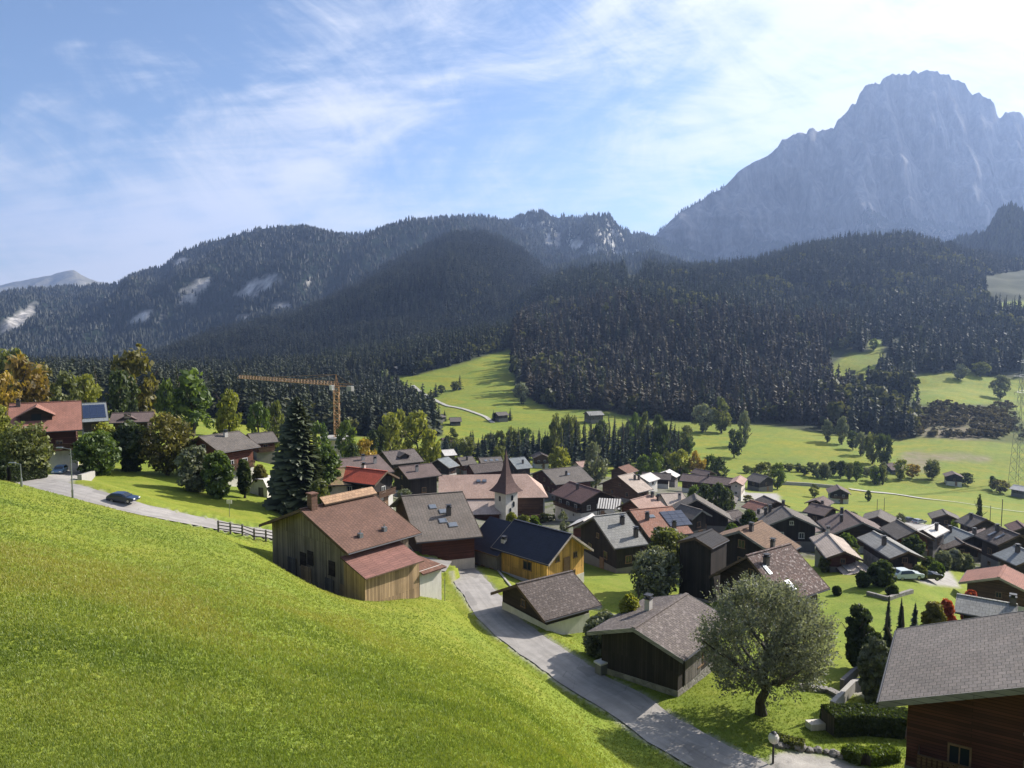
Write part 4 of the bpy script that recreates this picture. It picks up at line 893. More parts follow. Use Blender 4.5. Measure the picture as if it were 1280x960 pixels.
m=MB(); a=zl-.45; b_=zl-1.5; m.poly([(ww,y1+.02,a+.2),(x1+.3,y1+.02,b_),(x1+.3,yb,b_),(ww,yb-2,a+.2)],0); m.poly([(ww,yb-2,a+.2),(x1+.3,yb,b_),(ww,yb,b_)],0); m.poly([(ww,y1+.02,a+.05),(ww,yb,b_-.12),(x1+.3,yb,b_-.12),(x1+.3,y1+.02,b_-.12)],1); m.build('shed_roof',[RO['rust'],M['fascia']],bx)
m=MB(); m.box(-.4,.4,-.05,.05,-.4,.4); m.build('window',M['glass'],bx,(x1+.03,y1-1.0,.2),R(90))
# ---- big slate-roofed barn behind it
b2,rf=house('bigslate','big barn with grey slate roof and four skylights above a dark red wall',cat='barn',name='barn',roof='slategrey',wall='darkred',base='pinkwhite',bh=2.6,wins=0,fascia='fascia',chim=((.5,.25),),sky=((.3,-.15,1.0,1.0),(.42,.12,1.1,1.0),(.62,-.0,1.1,1.0),(.72,.25,1.2,1.0)))
# ---- new house with the navy roof
yh,rf=house('yellow','new house clad in bright yellow boards under a dark navy roof',cat='house',name='house',roof='navy',wall='yellow',base='white',bh=1.6,wins=0,fascia='palefascia',chim=(),door=False,ov=(.8,1.0))
ww,wl,Hr,ev,bh=yh['_dims']
add_window(yh,(-ww*.45,-wl-.05,ev-.1),0,'s','woodframe'); add_window(yh,(ww*.5,-wl-.05,ev-.3),0,'s','woodframe')
put('door',DM,yh,(.1,-wl-.07,ev-2.4)); add_window(yh,(-ww-.05,-wl*.2,ev-1.3),R(-90),'d','woodframe'); add_window(yh,(-ww*.1+1.7,-wl-.05,1.9),0,'m','woodframe')
m=MB(); y0,y1=wl-.2,wl+5.0; z1=ev+1.5; zc=ev-1.3
rect_solid(m,[(-.3,y0-.8,Hr-.35),(-ww-1.5,y0-.8,ev-.65),(-ww-1.5,y1+.6,ev-.65),(-.3,y1+.6,Hr-.35)][::-1],.2); rect_solid(m,[(-.3,y0-.8,Hr-.35),(ww+.6,y0-.8,ev),(ww+.6,y1+.6,ev),(-.3,y1+.6,Hr-.35)],.2); wr=m.build('wing_roof',[RO['navy'],M['fascia']],yh)
m=MB(); m.box(-ww-.9,ww,y0,y1,-4,1.7); m.prism([(-ww-.9,1.7),(ww,1.7),(ww,ev-.5),(-.3,Hr-.75),(-ww-.9,ev-.75)],y0,y1); m.build('wing_wall',M['grey_render'],yh)
for k in range(3): add_window(yh,(-ww-.95,y0+1.0+k*1.6,1.6),R(-90),'s','woodframe')
chimney(wr,-ww*.9,y0-.1,ev+.2,1.0,.5,'whitechim')
# ---- roadside hut, dark house, chalet at the right edge, mottled and brown houses
house('hut','low roadside hut with worn brown roof just below the yellow house',cat='hut',name='hut',roof='umber',wall='dark',base='white',bh=1.3,wins=1,chim=(),door=False,sides='FB')
hh,rf=house('darkhouse','black timber house with pale flecked brown roof beside the lane',roof='umberpale',wall='black',base='stone',bh=1.1,wins=1,chim=((-.35,.1),),chm='whitechim',fascia='greyfascia',sides='RB',door=False)
m=MB(); 
for k in range(6): m.bar((-4.0+k*1.5,-.2,-.3),(-4.0+k*1.5,-.2,1.4),.1,6)
ww,wl,Hr,ev,bh=hh['_dims']; o=None
m=MB(); m.box(-1.5,1.5,-.05,.03,-1.0,1.0); m.build('barn_door',M['w_greywood'],hh,(ww+.06,-wl*.35,bh+1.1),R(90))
house('right','dark red chalet at the right edge under a wide ribbed grey tile roof',roof='tilegrey',wall='darkred',base='grey_render',bh=2.6,wins=2,chim=((.1,.45),),balc='F',fascia='greyfascia',ov=(1.2,1.3))
house('mottled','dark timber house with mottled lichen covered roof behind the big tree',roof='mottled',wall='dark',base='stone',bh=1.6,wins=1,chim=((.25,-.55),),sky=((.75,-.35,.7,1.4),(.35,-.7,.5,1.3)),chm='chimney')
house('brown','large dark house whose orange brown roof rises behind the mottled roof',roof='brownorange',wall='black',base='grey_render',wins=2,chim=((.12,-.35),(.75,-.7)),fascia='greyfascia')
house('slab','tall narrow black barn with pale corner posts beside the round tree',cat='barn',name='barn',roof='black',wall='black',base='stone',bh=.8,wins=0,chim=(),door=False,dim=(22.9,90.0,-25.4,40,4.3,4.6,.40),ov=(.15,.2))
house('greyslope','dark barn with a broad light grey roof and one short chimney',cat='barn',name='barn',roof='lightgrey',wall='black',base='grey_render',bh=1.6,wins=1,chim=((.32,.35),(.75,.6)),fascia='greyfascia')
house('orangelit','small house with an orange brown gable tucked beside the light grey roof',roof='white',wall='redbrown',wins=1,chim=())
house('orange_solar','house with orange brown tiles and a block of solar panels',cat='house',name='house',roof='orange',wall='dark',wins=2,chim=((.4,-.55),(.8,.3)),sky=((.3,-.25,1,.8),(.75,-.4,1,.8)),solar=(.45,.72,4.2,4.2))
house('pinkgable','house with pinkish tiles and a shaded red brown gable',roof='pink',wall='redbrown',wins=1,chim=((.15,.75),(.45,.9)))
house('tanroof','house with tan tiles and a stubby pale chimney above the solar roof',cat='house',name='house',roof='palepink',wall='cream',base='cream',wins=2,chim=((.5,.35),),chm='whitechim')
house('paleshed','big brown barn with a pale beige roof and broad shaded gable',cat='barn',name='barn',roof='palepink',wall='brown',base='stone',wins=1,chim=((.35,.3),(.4,.7)),door=False)
house('maroon','chalet with a maroon roof and white lower walls behind the yellow house',roof='maroon',wall='dark',base='white',bh=3.0,wins=2,chim=((-.3,.1),),balc='L',frame='paleframe')
house('greylong','wide grey roofed house right of the church spire',cat='house',name='house',roof='slate',wall='darkred',wins=2,chim=((.5,-.1),),sky=((.45,.05,1,1),),fascia='greyfascia')
house('behindchurch','long brown roofed house peeping over the church roof',cat='house',name='house',roof='umber',wall='darkred',wins=1,chim=())
house('blueroof','house with a blue grey roof just right of the spire tip',cat='house',name='house',roof='bluegrey',wall='dark',wins=1,chim=((.55,.2),))
house('slate_a','house with a bluish slate roof and white verge left of the church',cat='house',name='house',roof='bluegrey',wall='dark',base='white',fascia='palefascia',wins=1,chim=())
house('slate_b','slate roofed house with a dark red gable behind the church roof',cat='house',name='house',roof='slate',wall='darkred',wins=1,chim=((.4,0),))
house('slate_c','slate roofed house with three roof windows behind the church',cat='house',name='house',roof='slate',wall='dark',wins=1,chim=(),sky=((.5,-.5,1.2,1.2),(.5,0,1.2,1.2),(.5,.5,1.2,1.2)))
house('slate_d','small pale roofed house below the yellow green poplars',cat='house',name='house',roof='white',wall='grey',wins=1,chim=())
house('whitehouse','white walled house with brownish roof right of the yellow green poplars',cat='house',name='house',roof='mauve',wall='white',base='white',wins=2,chim=(),frame='paleframe')
house('hillbrown','brown roofed chalet in front of the tree line right of the spire',roof='umber',wall='brown',base='white',wins=2,chim=(),balc='F',frame='paleframe')
house('pinksmall','small house with a pinkish roof beside the tall grey green tree',cat='house',name='house',roof='pink',wall='cream',wins=1,chim=())
house('redhip','house with a rust red roof and shaded olive gable behind the pale barn',cat='house',name='house',roof='rust',wall='brown',wins=1,chim=())
house('longbrown','long low brown roofed shed with a dark open front',cat='shed',name='shed',roof='umber',wall='dark',base='white',wins=1,chim=(),door=False)
house('longgrey','very long grey roofed building with a shaded front behind trees',cat='building',name='long_building',roof='mauve',wall='brown',base='white',wins=2,chim=((.1,.0),))
house('peakbehind','house showing only its pointed grey roof above the long building',cat='house',name='house',roof='mauve',wall='dark',wins=1,chim=())
house('farhut','chalet with a pale verge half hidden among yellow bushes beyond the village',roof='slate',wall='dark',wins=1,chim=(),fascia='palefascia')
house('whiteroof','small house with a whitish roof left of the long building',cat='house',name='house',roof='white',wall='grey',wins=1,chim=())
house('mansard','pinkish house with white gable at the right end of the long building',cat='house',name='house',roof='pink',wall='pinkwhite',base='white',wins=2,chim=(),frame='paleframe')
house('darkbarn','dark timber barn with slate roof standing on a pale forecourt',cat='barn',name='barn',roof='slate',wall='black',base='dark' if False else 'grey_render',wins=1,chim=(),fascia='greyfascia')
house('fieldchalet','dark chalet with white ground floor at the edge of the flat field',roof='mauve',wall='black',base='white',bh=3.0,wins=2,chim=(),balc='F',fascia='greyfascia',frame='paleframe')
house('mauve','house with a mauve brown roof below the field chalet',cat='house',name='house',roof='mauve',wall='dark',wins=1,chim=((.3,.2),))
house('streetchalet','wide chalet with grey brown roof and dark gable near the car park',roof='mauve',wall='dark',base='white',wins=2,chim=((-.45,-.1),(-.2,.8)),balc='F',fascia='greyfascia')
house('litwindows','chalet with a low grey roof and two pale windows in its dark gable',roof='slate',wall='black',wins=2,chim=((.0,.9),(-.5,.8),(-.7,.6)),fascia='greyfascia',frame='paleframe')
house('redside','narrow red brown house with a steep pale brown roof edge',cat='house',name='house',roof='palepink',wall='darkred',wins=1,chim=((0,.8),),chm='whitechim')
house('lowshed','low garden shed with a pale sloping roof under bushes',cat='shed',name='shed',roof='palepink',wall='greywood',base='stone',wins=0,chim=(),door=False)
house('greychalet','dark chalet under a pale grey rectangular roof with a central chimney',roof='lightgrey',wall='black',base='stone',wins=1,chim=((-.45,-.1),))
house('redwood','reddish timber chalet with grey roof behind the round hedge bush',roof='slate',wall='redbrown',base='grey_render',wins=2,chim=(),balc='F')
house('palegrey','small house with whitish roof beyond the reddish timber chalet',cat='house',name='house',roof='white',wall='grey',wins=1,chim=((.5,.0),))
house('darkchalet','black chalet with one bluish and one whitish roof slope',roof='bluegrey',wall='black',base='stone',wins=2,chim=((-.35,.5),(.5,.1)),balc='F',fascia='greyfascia')
house('brownwide','chalet with a ribbed grey brown roof crossed by dark strips',roof='umber',wall='dark',wins=2,chim=((-.3,.3),),sky=((-.5,-.3,.5,1.8),(-.5,.3,.5,1.8)))
house('darkgreyhouse','house with a dark grey roof beside the narrow cypress',cat='house',name='house',roof='slate',wall='dark',wins=1,chim=((-.4,.1),))
house('maroonright','house with a dark red roof at the right border of the village',cat='house',name='house',roof='maroon',wall='dark',wins=1,chim=())
house('bluegrey','house with a smooth blue grey roof at the right border',cat='house',name='house',roof='bluegrey',wall='dark',wins=1,chim=((-.3,.2),))
house('orangeroof','low house with a salmon red roof and white ridge above the gardens',cat='house',name='house',roof='redtile',wall='brown',base='white',wins=1,chim=(),fascia='palefascia')
house('slatewhite','house with a pale slate roof edged in white behind the grey tile roof',cat='house',name='house',roof='lightgrey',wall='black',wins=1,chim=((.05,.85),),fascia='palefascia')
house('redchalet','big chalet with a red tile roof and broad shaded dormer at the left',roof='redtile',wall='darkred',base='white',bh=3.2,wins=2,chim=((.1,-.75),),dorm=('R',-1.2,5.2,0,'dark'),balc='R')
house('solarhouse','house with a blue solar roof touching the big red roofed chalet',cat='house',name='house',roof='bluegrey',wall='dark',base='white',wins=1,chim=(),solar=(.48,0,4.8,5.6))
house('dormerhouse','small house with a grey roof and dark triangular dormer among autumn trees',cat='house',name='house',roof='mauve',wall='dark',wins=1,chim=(),dorm=('R',-.7,4.2,0,'black'))
house('redwallchalet','red walled chalet with a grey shingle roof above the left lawn',roof='slate',wall='redbrown',base='white',wins=2,chim=((.2,.1),),chm='whitechim',shut='brown_shutter',balc='R',frame='paleframe')
house('redrear','dark red chalet half hidden by the tall spruce',roof='slate',wall='darkred',wins=1,chim=(),balc='R')
house('pinkwide','wide house with a dusty pink brown roof behind the red roof',cat='house',name='house',roof='mauve',wall='dark',wins=1,chim=((.2,.3),(.45,.6)),chm='whitechim')
house('mossy','cottage with a mossy tan roof next to the tall spruce',cat='cottage',name='cottage',roof='moss',wall='cream',base='cream',wins=1,chim=())
house('redroof','chalet with a bright red metal roof and white balcony rail',roof='brightred',wall='black',base='white',wins=2,chim=((.1,.2),),chm='whitechim',balc='F',frame='paleframe')
house('greybrown','house with a grey brown roof and dark dormer below the yellow green trees',cat='house',name='house',roof='umberpale',wall='dark',wins=1,chim=(),dorm=('R',0,4.0,0,'black'))
house('darkgreylow','house with a dark grey roof between the red roof and the church',cat='house',name='house',roof='mauve',wall='black',base='white',wins=1,chim=((.5,-.2),),chm='whitechim')
house('smallgable','small house with a grey roof and pale window in a black gable',cat='house',name='house',roof='slate',wall='black',wins=1,chim=(),fascia='greyfascia')
house('longrake','house with one long pale verge running down to the right',cat='house',name='house',roof='slate',wall='black',wins=1,chim=(),fascia='palefascia')
house('orangesmall','small orange roofed house below the dark barn forecourt',cat='house',name='house',roof='redtile',wall='cream',wins=1,chim=())
house('brownlow','low brown roofed house behind the orange brown roof',cat='house',name='house',roof='umber',wall='brown',wins=1,chim=((.2,.4),))
def far_house(px,py,W,L,az,roof,wall,label,cat='chalet',name='chalet',h=5.6,**k):
    d=hit(px,py); p=P(px,py,d); g=G(p[0],p[1]); house('x',label,cat=cat,name=name,roof=roof,wall=wall,dim=(p[0],p[1],g+h,az,W,L,.42),chim=(),wins=k.pop('wins',1),**k)
far_house(1191,606,9,9,20,'mauve','black','dark house with white lower wall alone in the far right field',h=7,base='white')
far_house(1276,621,9,8,330,'white','grey','pale roofed hut at the right border beyond the field',cat='hut',name='hut',h=6)
far_house(742,527,11,12,70,'lightgrey','grey','grey roofed farmhouse at the foot of the dark wooded slope',cat='farmhouse',name='farmhouse',h=8)
far_house(626,527,9,9,60,'slate','dark','dark chalet between two firs on the hill meadow',h=6.5)
far_house(569,531,11,8,80,'slate','black','low dark barn in the green hollow of the hill meadow',cat='barn',name='barn',h=5,wins=0,door=False)
far_house(549,527,7,7,40,'slate','black','small fir shaded hut left of the low dark barn',cat='hut',name='hut',h=5,wins=0,door=False)
far_house(1114,590,14,8,85,'mauve','grey','low grey shed under the wooded knoll',cat='shed',name='shed',h=5,wins=0,door=False)
far_house(497,466,10,9,50,'lightgrey','grey','tiny grey roofed hut high above the small upper meadow',cat='hut',name='hut',h=7)
far_house(806,614,8,8,40,'white','white','small white house between the long shed and the pale barn',cat='house',name='house',h=6,base='white')
for px,py,W,L,az,roof,wall,lab,h in ((908,664,6,7,60,'umber','dark','small brown roofed annex beside the brown roofed house',4.5),(950,668,7,7,20,'slate','brown','small slate roofed house right behind the brown ridge',5.0),(1000,676,6,6,50,'mauve','black','little dark shed under the lit gable windows',3.6),
   (1098,668,7,8,30,'slate','dark','small dark house between the street chalet and the reddish chalet',5.2),(1196,700,7,6,10,'umber','black','low dark annex in front of the black chalet',4.0),(1262,704,7,7,340,'slate','dark','small dark roofed house above the salmon red roof',4.8),(1226,690,6,6,40,'mauve','black','small brown roofed shed beside the ribbed roof',4.2),
   (1180,664,7,6,20,'slate','dark','small slate roofed house behind the whitish roofs',5.2),(962,648,8,7,350,'umber','dark','brown roofed house left of the lit gable windows',5.6),(1024,642,7,7,40,'mauve','dark','small mauve roofed house beneath the field chalet',5.0),(905,640,7,7,20,'slate','dark','small slate roofed house right of the pale verge',5.0),(650,640,7,6,70,'umber','brown','low brown roofed outbuilding right of the church tower',3.8)):
    far_house(px,py,W,L,az,roof,wall,lab,cat='house',name='house',h=h)
# ---- construction site
def flat_block():
    d=hit(421,574)+6; p=P(421,574,d); x,y=p[0],p[1]; g=G(x,y)
    r=thing('apartment_block','new flat roofed block with pale pink walls beside the crane','building',(x,y,g),R(12)); m=MB(); m.box(-5.6,5.6,-4.5,4.5,-4,7.2); m.build('wall',M['pinkwhite'],r)
    m=MB(); m.box(-6.1,6.1,-5,5,7.2,7.6); m.box(-5.8,1,-4.7,4.6,7.6,8.0); m.build('roof',M['concrete'],r)
    for k in range(3):
        for z in(1.5,4.7): add_window(r,(-3.6+k*3.6,-4.55,z),0,'d')
    m=MB(); m.box(-5.4,0,-1.4,0,-.15,0); o=m.build('balcony',M['concrete'],r,(0,-4.5,3.4)); q=MB(); q.box(-5.4,0,-1.45,-1.38,.1,1.0); q.build('railing',M['white'],o)
flat_block()
# ---------------------------------------------------------------- church
def church():
    az=R(86); xc,yc=-5.0,191.0; g=G(xc,yc-6)
    r=thing('church','old church with broad pinkish shingle roof and pointed brown spire','church',(xc,yc,g),-az)
    # local: +y along the ridge (to the right), -x away ... +x towards the viewer
    hw,hl=7.4,13.4; ev=6.0; Hr=10.2
    m=MB(); m.box(-hw+.9,hw-.9,-hl+.7,hl-.8,-5,ev); m.build('wall',M['white'],r)
    m=MB(); m.poly([(-hw+.9,-hl+.7,ev),(hw-.9,-hl+.7,ev),(0,-hl+.7,Hr-.6)]); m.build('gable_wall',M['white'],r)
    hp=4.6
    m=MB(); e=.0
    m.poly([(0,-hl,Hr),(hw,-hl,ev-.2),(hw,hl,ev-.2),(0,hl-hp,Hr)],0); m.poly([(0,hl-hp,Hr),(-hw,hl,ev-.2),(-hw,-hl,ev-.2),(0,-hl,Hr)],0); m.poly([(0,hl-hp,Hr),(hw,hl,ev-.2),(-hw,hl,ev-.2)],0)
    d=.22
    m.poly([(0,-hl,Hr-d),(0,hl-hp,Hr-d),(hw,hl,ev-.2-d),(hw,-hl,ev-.2-d)],1); m.poly([(0,hl-hp,Hr-d),(0,-hl,Hr-d),(-hw,-hl,ev-.2-d),(-hw,hl,ev-.2-d)],1); m.poly([(hw,hl,ev-.2-d),(0,hl-hp,Hr-d),(-hw,hl,ev-.2-d)],1)
    for a,b in(((hw,-hl),(hw,hl)),((hw,hl),(-hw,hl)),((-hw,hl),(-hw,-hl))): m.poly([(*a,ev-.2-d),(*b,ev-.2-d),(*b,ev-.2),(*a,ev-.2)],1)
    for s in(1,-1): m.poly([(0,-hl,Hr-d),(s*hw,-hl,ev-.2-d),(s*hw,-hl,ev-.2),(0,-hl,Hr)][::-s],1)
    rf=m.build('roof',[RO['church'],M['fascia']],r)
    for yy in(-3.5,-2.0):
        m=MB(); m.box(-.4,.4,-.5,.5,-.1,.25); o=m.build('skylight',M['skylight'],rf,(2.2,yy,Hr-2.2*.57)); o.rotation_euler=(0,math.atan(.57),0)
    m=MB(); m.box(hw-.92,hw-.62,5.4,hl-1.2,-5,ev-.6); m.box(hw-.62,hw+1.6,6.2,hl-2.0,-5,1.6); m.build('porch_wall',M['w_brown'],r)
    # aisle roof towards the viewer, left of the tower
    m=MB(); rect_solid(m,[(hw-.4,-hl+4.5,ev-.35),(hw+4.6,-hl+5.2,ev-3.0),(hw+4.6,1.5,ev-3.0),(hw-.4,1.5,ev-.35)],.18); m.build('aisle_roof',[RO['aisle'],M['fascia']],r)
    m=MB(); m.box(hw-.9,hw+3.9,-hl+5.6,1.2,-5,ev-3.1); m.build('aisle_wall',M['w_darkred'],r)
    m=MB(); rect_solid(m,[(hw+3.9,-hl+6.5,1.3),(hw+6.6,-hl+6.5,.5),(hw+6.6,2.0,.5),(hw+3.9,2.0,1.3)],.15); m.build('porch_roof',[RO['aisle'],M['fascia']],r)
    # tower: plan measured from the photo, turned about 45 degrees
    tx,ty=hw+2.6,2.9; ta=R(40); q=1.95; th=8.3
    tw=bpy.data.objects.new('tower',None); link(tw,r); tw.location=(tx,ty,0); tw.rotation_euler=(0,0,ta)
    m=MB(); m.box(-q,q,-q,q,-5,th); m.build('tower_wall',M['white'],tw)
    for (x,y,z,rz) in((q+.03,.1,th-1.6,90),(q+.03,-.5,th-4.6,90),(q+.03,.6,th-3.2,90),(-.1,-q-.03,th-1.8,0)):
        m=MB(); m.box(-.3,.3,-.06,.03,-.55,.45); m.prism([(-.3,.45),(.3,.45),(.2,.65),(0,.74),(-.2,.65)],-.06,.03); m.build('window',M['glass'],tw,(x,y,z),R(rz))
    prof=[(q+.95,th-.1),(q+.25,th+.7),(q-.45,th+1.9),(q-1.0,th+3.6),(q-1.35,th+5.6),(q-1.7,th+8.2),(.03,th+9.9)]
    m=MB()
    for (a,za),(b,zb) in zip(prof[:-1],prof[1:]):
        for k in range(4):
            c0,c1=[(math.cos(R(45+90*k))*1.4142,math.sin(R(45+90*k))*1.4142),(math.cos(R(135+90*k))*1.4142,math.sin(R(135+90*k))*1.4142)]
            m.poly([(c0[0]*a,c0[1]*a,za),(c1[0]*a,c1[1]*a,za),(c1[0]*b,c1[1]*b,zb),(c0[0]*b,c0[1]*b,zb)],0)
    a=prof[0][0]; m.poly([(-a,-a,th-.12),(-a,a,th-.12),(a,a,th-.12),(a,-a,th-.12)],1); sp=m.build('spire',[RO['spire'],M['fascia']],tw)
    m=MB(); m.bar((0,0,th+9.7),(0,0,th+11.0),.05,6); m.bar((-.3,0,th+10.6),(.3,0,th+10.6),.04,6); m.build('cross',M['dark_metal'],tw)
church()
# ---------------------------------------------------------------- trees one can tell apart
LM=dict(green=leaf_mat('green_leaves',(0.047,0.082,0.022),(0.156,0.211,0.043)),olive=leaf_mat('olive_leaves',(0.070,0.086,0.028),(0.218,0.227,0.070)),
 yellow=leaf_mat('yellow_green_leaves',(0.130,0.150,0.026),(0.377,0.364,0.058)),gold=leaf_mat('golden_leaves',(0.182,0.130,0.026),(0.468,0.312,0.052)),orange=leaf_mat('orange_leaves',(.10,.075,.022),(.33,.21,.045)),
 rust=leaf_mat('yellow_brown_leaves',(.07,.072,.02),(.24,.20,.05)),dark=leaf_mat('dark_leaves',(0.028,0.047,0.019),(0.094,0.118,0.035)),grey=leaf_mat('grey_green_leaves',(0.078,0.094,0.056),(0.272,0.281,0.180),.3),
 silver=leaf_mat('silvery_leaves',(.085,.095,.075),(.33,.335,.285),.4),red=leaf_mat('red_leaves',(0.234,0.039,0.033),(0.585,0.130,0.078)),
 fir=leaf_mat('fir_needles',(0.018,0.029,0.016),(0.072,0.086,0.039),.12),firlight=leaf_mat('light_fir_needles',(0.039,0.058,0.019),(0.130,0.150,0.046),.15),firblue=leaf_mat('bluish_fir_needles',(0.018,0.029,0.023),(0.065,0.086,0.065),.12))
LM['lime']=leaf_mat('fresh_green_leaves',(.06,.10,.015),(.17,.21,.03))
def trunk_mesh(h,r,limbs,mt,seed,spread=.35,top=.62):
    q=random.Random(seed); m=MB(); p=Vector((0,0,-.3)); n=5; pts=[p]
    for k in range(n): pts.append(Vector((q.gauss(0,.02)*h,q.gauss(0,.02)*h,h*top*(k+1)/n)))
    for k in range(n): m.bar(pts[k],pts[k+1],r*(1-.13*k)*(1.35 if k==0 else 1),8,0,r*(1-.13*(k+1)))
    for k in range(limbs):
        f=.35+.65*q.random(); b=pts[0].lerp(pts[-1],f); a=q.random()*6.283; ln=h*(.22+.22*q.random()); e=b+Vector((math.cos(a)*ln*spread*2.2,math.sin(a)*ln*spread*2.2,ln*.75)); mid=b.lerp(e,.5)+Vector((0,0,-.04*h))
        m.bar(b,mid,r*.45,6,0,r*.3); m.bar(mid,e,r*.3,5,0,r*.1)
        for t in range(2): 
            a2=a+q.uniform(-1,1); e2=mid+Vector((math.cos(a2),math.sin(a2),1.0))*ln*.35; m.bar(mid,e2,r*.2,5,0,r*.06)
    return m.mesh('trunk',mt)
def crown_mesh(name,h,rad,z0,n,leaf,mt,seed,shape='round',clumps=34,flip=.35):
    r=np.random.default_rng(seed); cz=[];cr=[];cc=[]
    for k in range(clumps):
        t=r.random(); 
        if shape=='round': prof=math.sqrt(max(.05,1-(2*t-1)**2))*(1.0 if t>.35 else .95)
        elif shape=='tall': prof=math.sqrt(max(.04,1-(2*t-1)**2))*.9
        elif shape=='cone': prof=(1-t)**.75+.08
        elif shape=='spread': prof=math.sqrt(max(.06,1-(1.5*t-.55)**2))
        else: prof=1.0
        a=r.random()*6.283; q=prof*rad*(.25+.72*math.sqrt(r.random())) if k%4 else prof*rad*.92
        cc.append((math.cos(a)*q,math.sin(a)*q,z0+t*(h-z0)*.96)); cr.append(rad*r.uniform(.22,.42))
    cc=np.array(cc);cr=np.array(cr); w=cr**2/np.sum(cr**2); ix=r.choice(clumps,n,p=w)
    v=r.normal(0,1,(n,3)); v/=np.linalg.norm(v,axis=1)[:,None]; rr=r.random(n)**(1/2.2)
    c=cc[ix]+v*(cr[ix]*rr)[:,None]*np.array([1,1,.85]); 
    nn=v+r.normal(0,.75,(n,3)); nn/=np.linalg.norm(nn,axis=1)[:,None]
    t1=np.cross(nn,r.normal(0,1,(n,3))); t1/=np.maximum(np.linalg.norm(t1,axis=1),1e-6)[:,None]; t2=np.cross(nn,t1)
    s=leaf*r.uniform(.6,1.4,n)[:,None]; el=r.uniform(.35,.75,n)[:,None]
    V=np.stack([c-t1*s,c+t2*s*el,c+t1*s,c-t2*s*el],1).reshape(-1,3); f=np.arange(4*n).reshape(-1,4)
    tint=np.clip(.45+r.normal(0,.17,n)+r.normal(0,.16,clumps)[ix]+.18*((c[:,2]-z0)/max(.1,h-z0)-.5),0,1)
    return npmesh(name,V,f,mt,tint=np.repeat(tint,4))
def fir_mesh(h,rad,z0,layers,per,mt,seed,droop=.25,blunt=.0):
    r=np.random.default_rng(seed); V=[];Fq=[];tn=[]
    for k in range(layers):
        t=(k+r.random()*.5)/layers; z=z0+t*(h-z0)*.985; R_=rad*((1-t)**(.8-.35*blunt)+.03)
        for j in range(per):
            z=z0+min(.99,max(0,t+r.uniform(-1,1)*.9/layers))*(h-z0)*.985; a=r.random()*6.283; L=R_*r.uniform(.35,1.12); dz=-droop*L*r.uniform(.4,1.4)+.12*L; w=L*r.uniform(.20,.34)+.04*rad
            ca,sa=math.cos(a),math.sin(a); px_,py_=-sa,ca
            for s in range(2):
                i=len(V); f0,f1=(.05,.55) if s==0 else (.45,1.0); zz0=z+dz*f0**1.5; zz1=z+dz*f1**1.5
                wa,wb=(w*.6,w) if s==0 else (w*.95,w*.12); tl=r.normal(0,.25)*w
                V+= [(ca*L*f0+px_*wa,sa*L*f0+py_*wa,zz0-abs(tl)),(ca*L*f0-px_*wa,sa*L*f0-py_*wa,zz0+tl*.3),(ca*L*f1-px_*wb,sa*L*f1-py_*wb,zz1-tl*.6),(ca*L*f1+px_*wb,sa*L*f1+py_*wb,zz1-.25*w)]
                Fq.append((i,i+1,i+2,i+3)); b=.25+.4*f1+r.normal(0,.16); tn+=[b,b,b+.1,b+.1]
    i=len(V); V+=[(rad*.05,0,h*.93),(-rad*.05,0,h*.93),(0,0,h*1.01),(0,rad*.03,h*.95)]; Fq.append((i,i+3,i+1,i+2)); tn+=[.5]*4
    return npmesh('crown',np.array(V),np.array(Fq),mt,tint=np.clip(tn,0,1))
MESHC={}
def plant(kind,px,base,top,width,col,label,name='tree',cat='tree',group=None,q=1.0,shape=None):
    """base>0: pixel row where it meets the ground, base<0: its distance"""
    d=hit(px,base) if base>0 else -base; p=P(px,base if base>0 else 500,d); x,y=p[0],p[1]; g=G(x,y)
    h=max(1.0,P(px,top,d)[2]-g); rad=width*d/F/2; root=thing(name,label,cat,(x,y,g),random.random()*6.28,group); near=d<75
    key=(kind,col,shape,random.randrange(3) if d>140 else (px,base))
    n=int(np.clip(4200*(110/d)**1.1,700,20000)*q*np.clip(h/(1.9*rad),1,2.6))
    sq=1.0
    if kind=='fir':
        hb=10.0
        if d>140:
            if key not in MESHC: MESHC[key]=(trunk_mesh(hb,.22,0,M['bark'],1,top=.9),fir_mesh(hb,1.9,.5,26,11,LM[col],key[3]+5))
            t,c=MESHC[key]; a=put('trunk',t,root,scale=(h/hb,)*3); b=put('crown',c,root,scale=(rad/1.9,rad/1.9,h/hb)); return root
        put('trunk',trunk_mesh(h,.03*h/2+.08,0,M['bark'],px,top=.9),root); put('crown',fir_mesh(h,rad,.03*h,int(64 if d<125 else 40),int(30 if d<125 else 18),LM[col],int(px),blunt=.5 if shape=='blunt' else 0),root); return root
    shape=shape or 'round'; z0=dict(bush=0.02,tree=.13,tall=.06,cone=.04)[kind]
    if kind=='cone': shape='cone'
    if kind=='tall': shape='tall'
    if d>140:
        hb=8.0; rb=4.0
        if key not in MESHC: MESHC[key]=(trunk_mesh(hb,.2,4,M['bark'],3),crown_mesh('crown',hb,rb*.82,z0*hb,1500,.42,LM[col],sum(map(ord,kind+col))+key[3]*31,shape,46))
        t,c=MESHC[key]
        if kind!='bush': put('trunk',t,root,scale=(h/hb,)*3)
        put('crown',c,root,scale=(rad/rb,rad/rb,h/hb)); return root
    lf=np.clip(.0026*d,.085,.5)*1.0
    if kind!='bush': put('trunk',trunk_mesh(h,max(.08,.022*h+.05),6,M['bark'],int(px)),root)
    else: put('stem',trunk_mesh(h*.7,.05,5,M['bark'],int(px)),root)
    put('crown',crown_mesh('crown',h,rad*.84,z0*h,n,lf,LM[col],int(px*7)+int(d),shape,int((46+min(60,rad*12))*max(1,h/(2.4*rad)))),root); return root
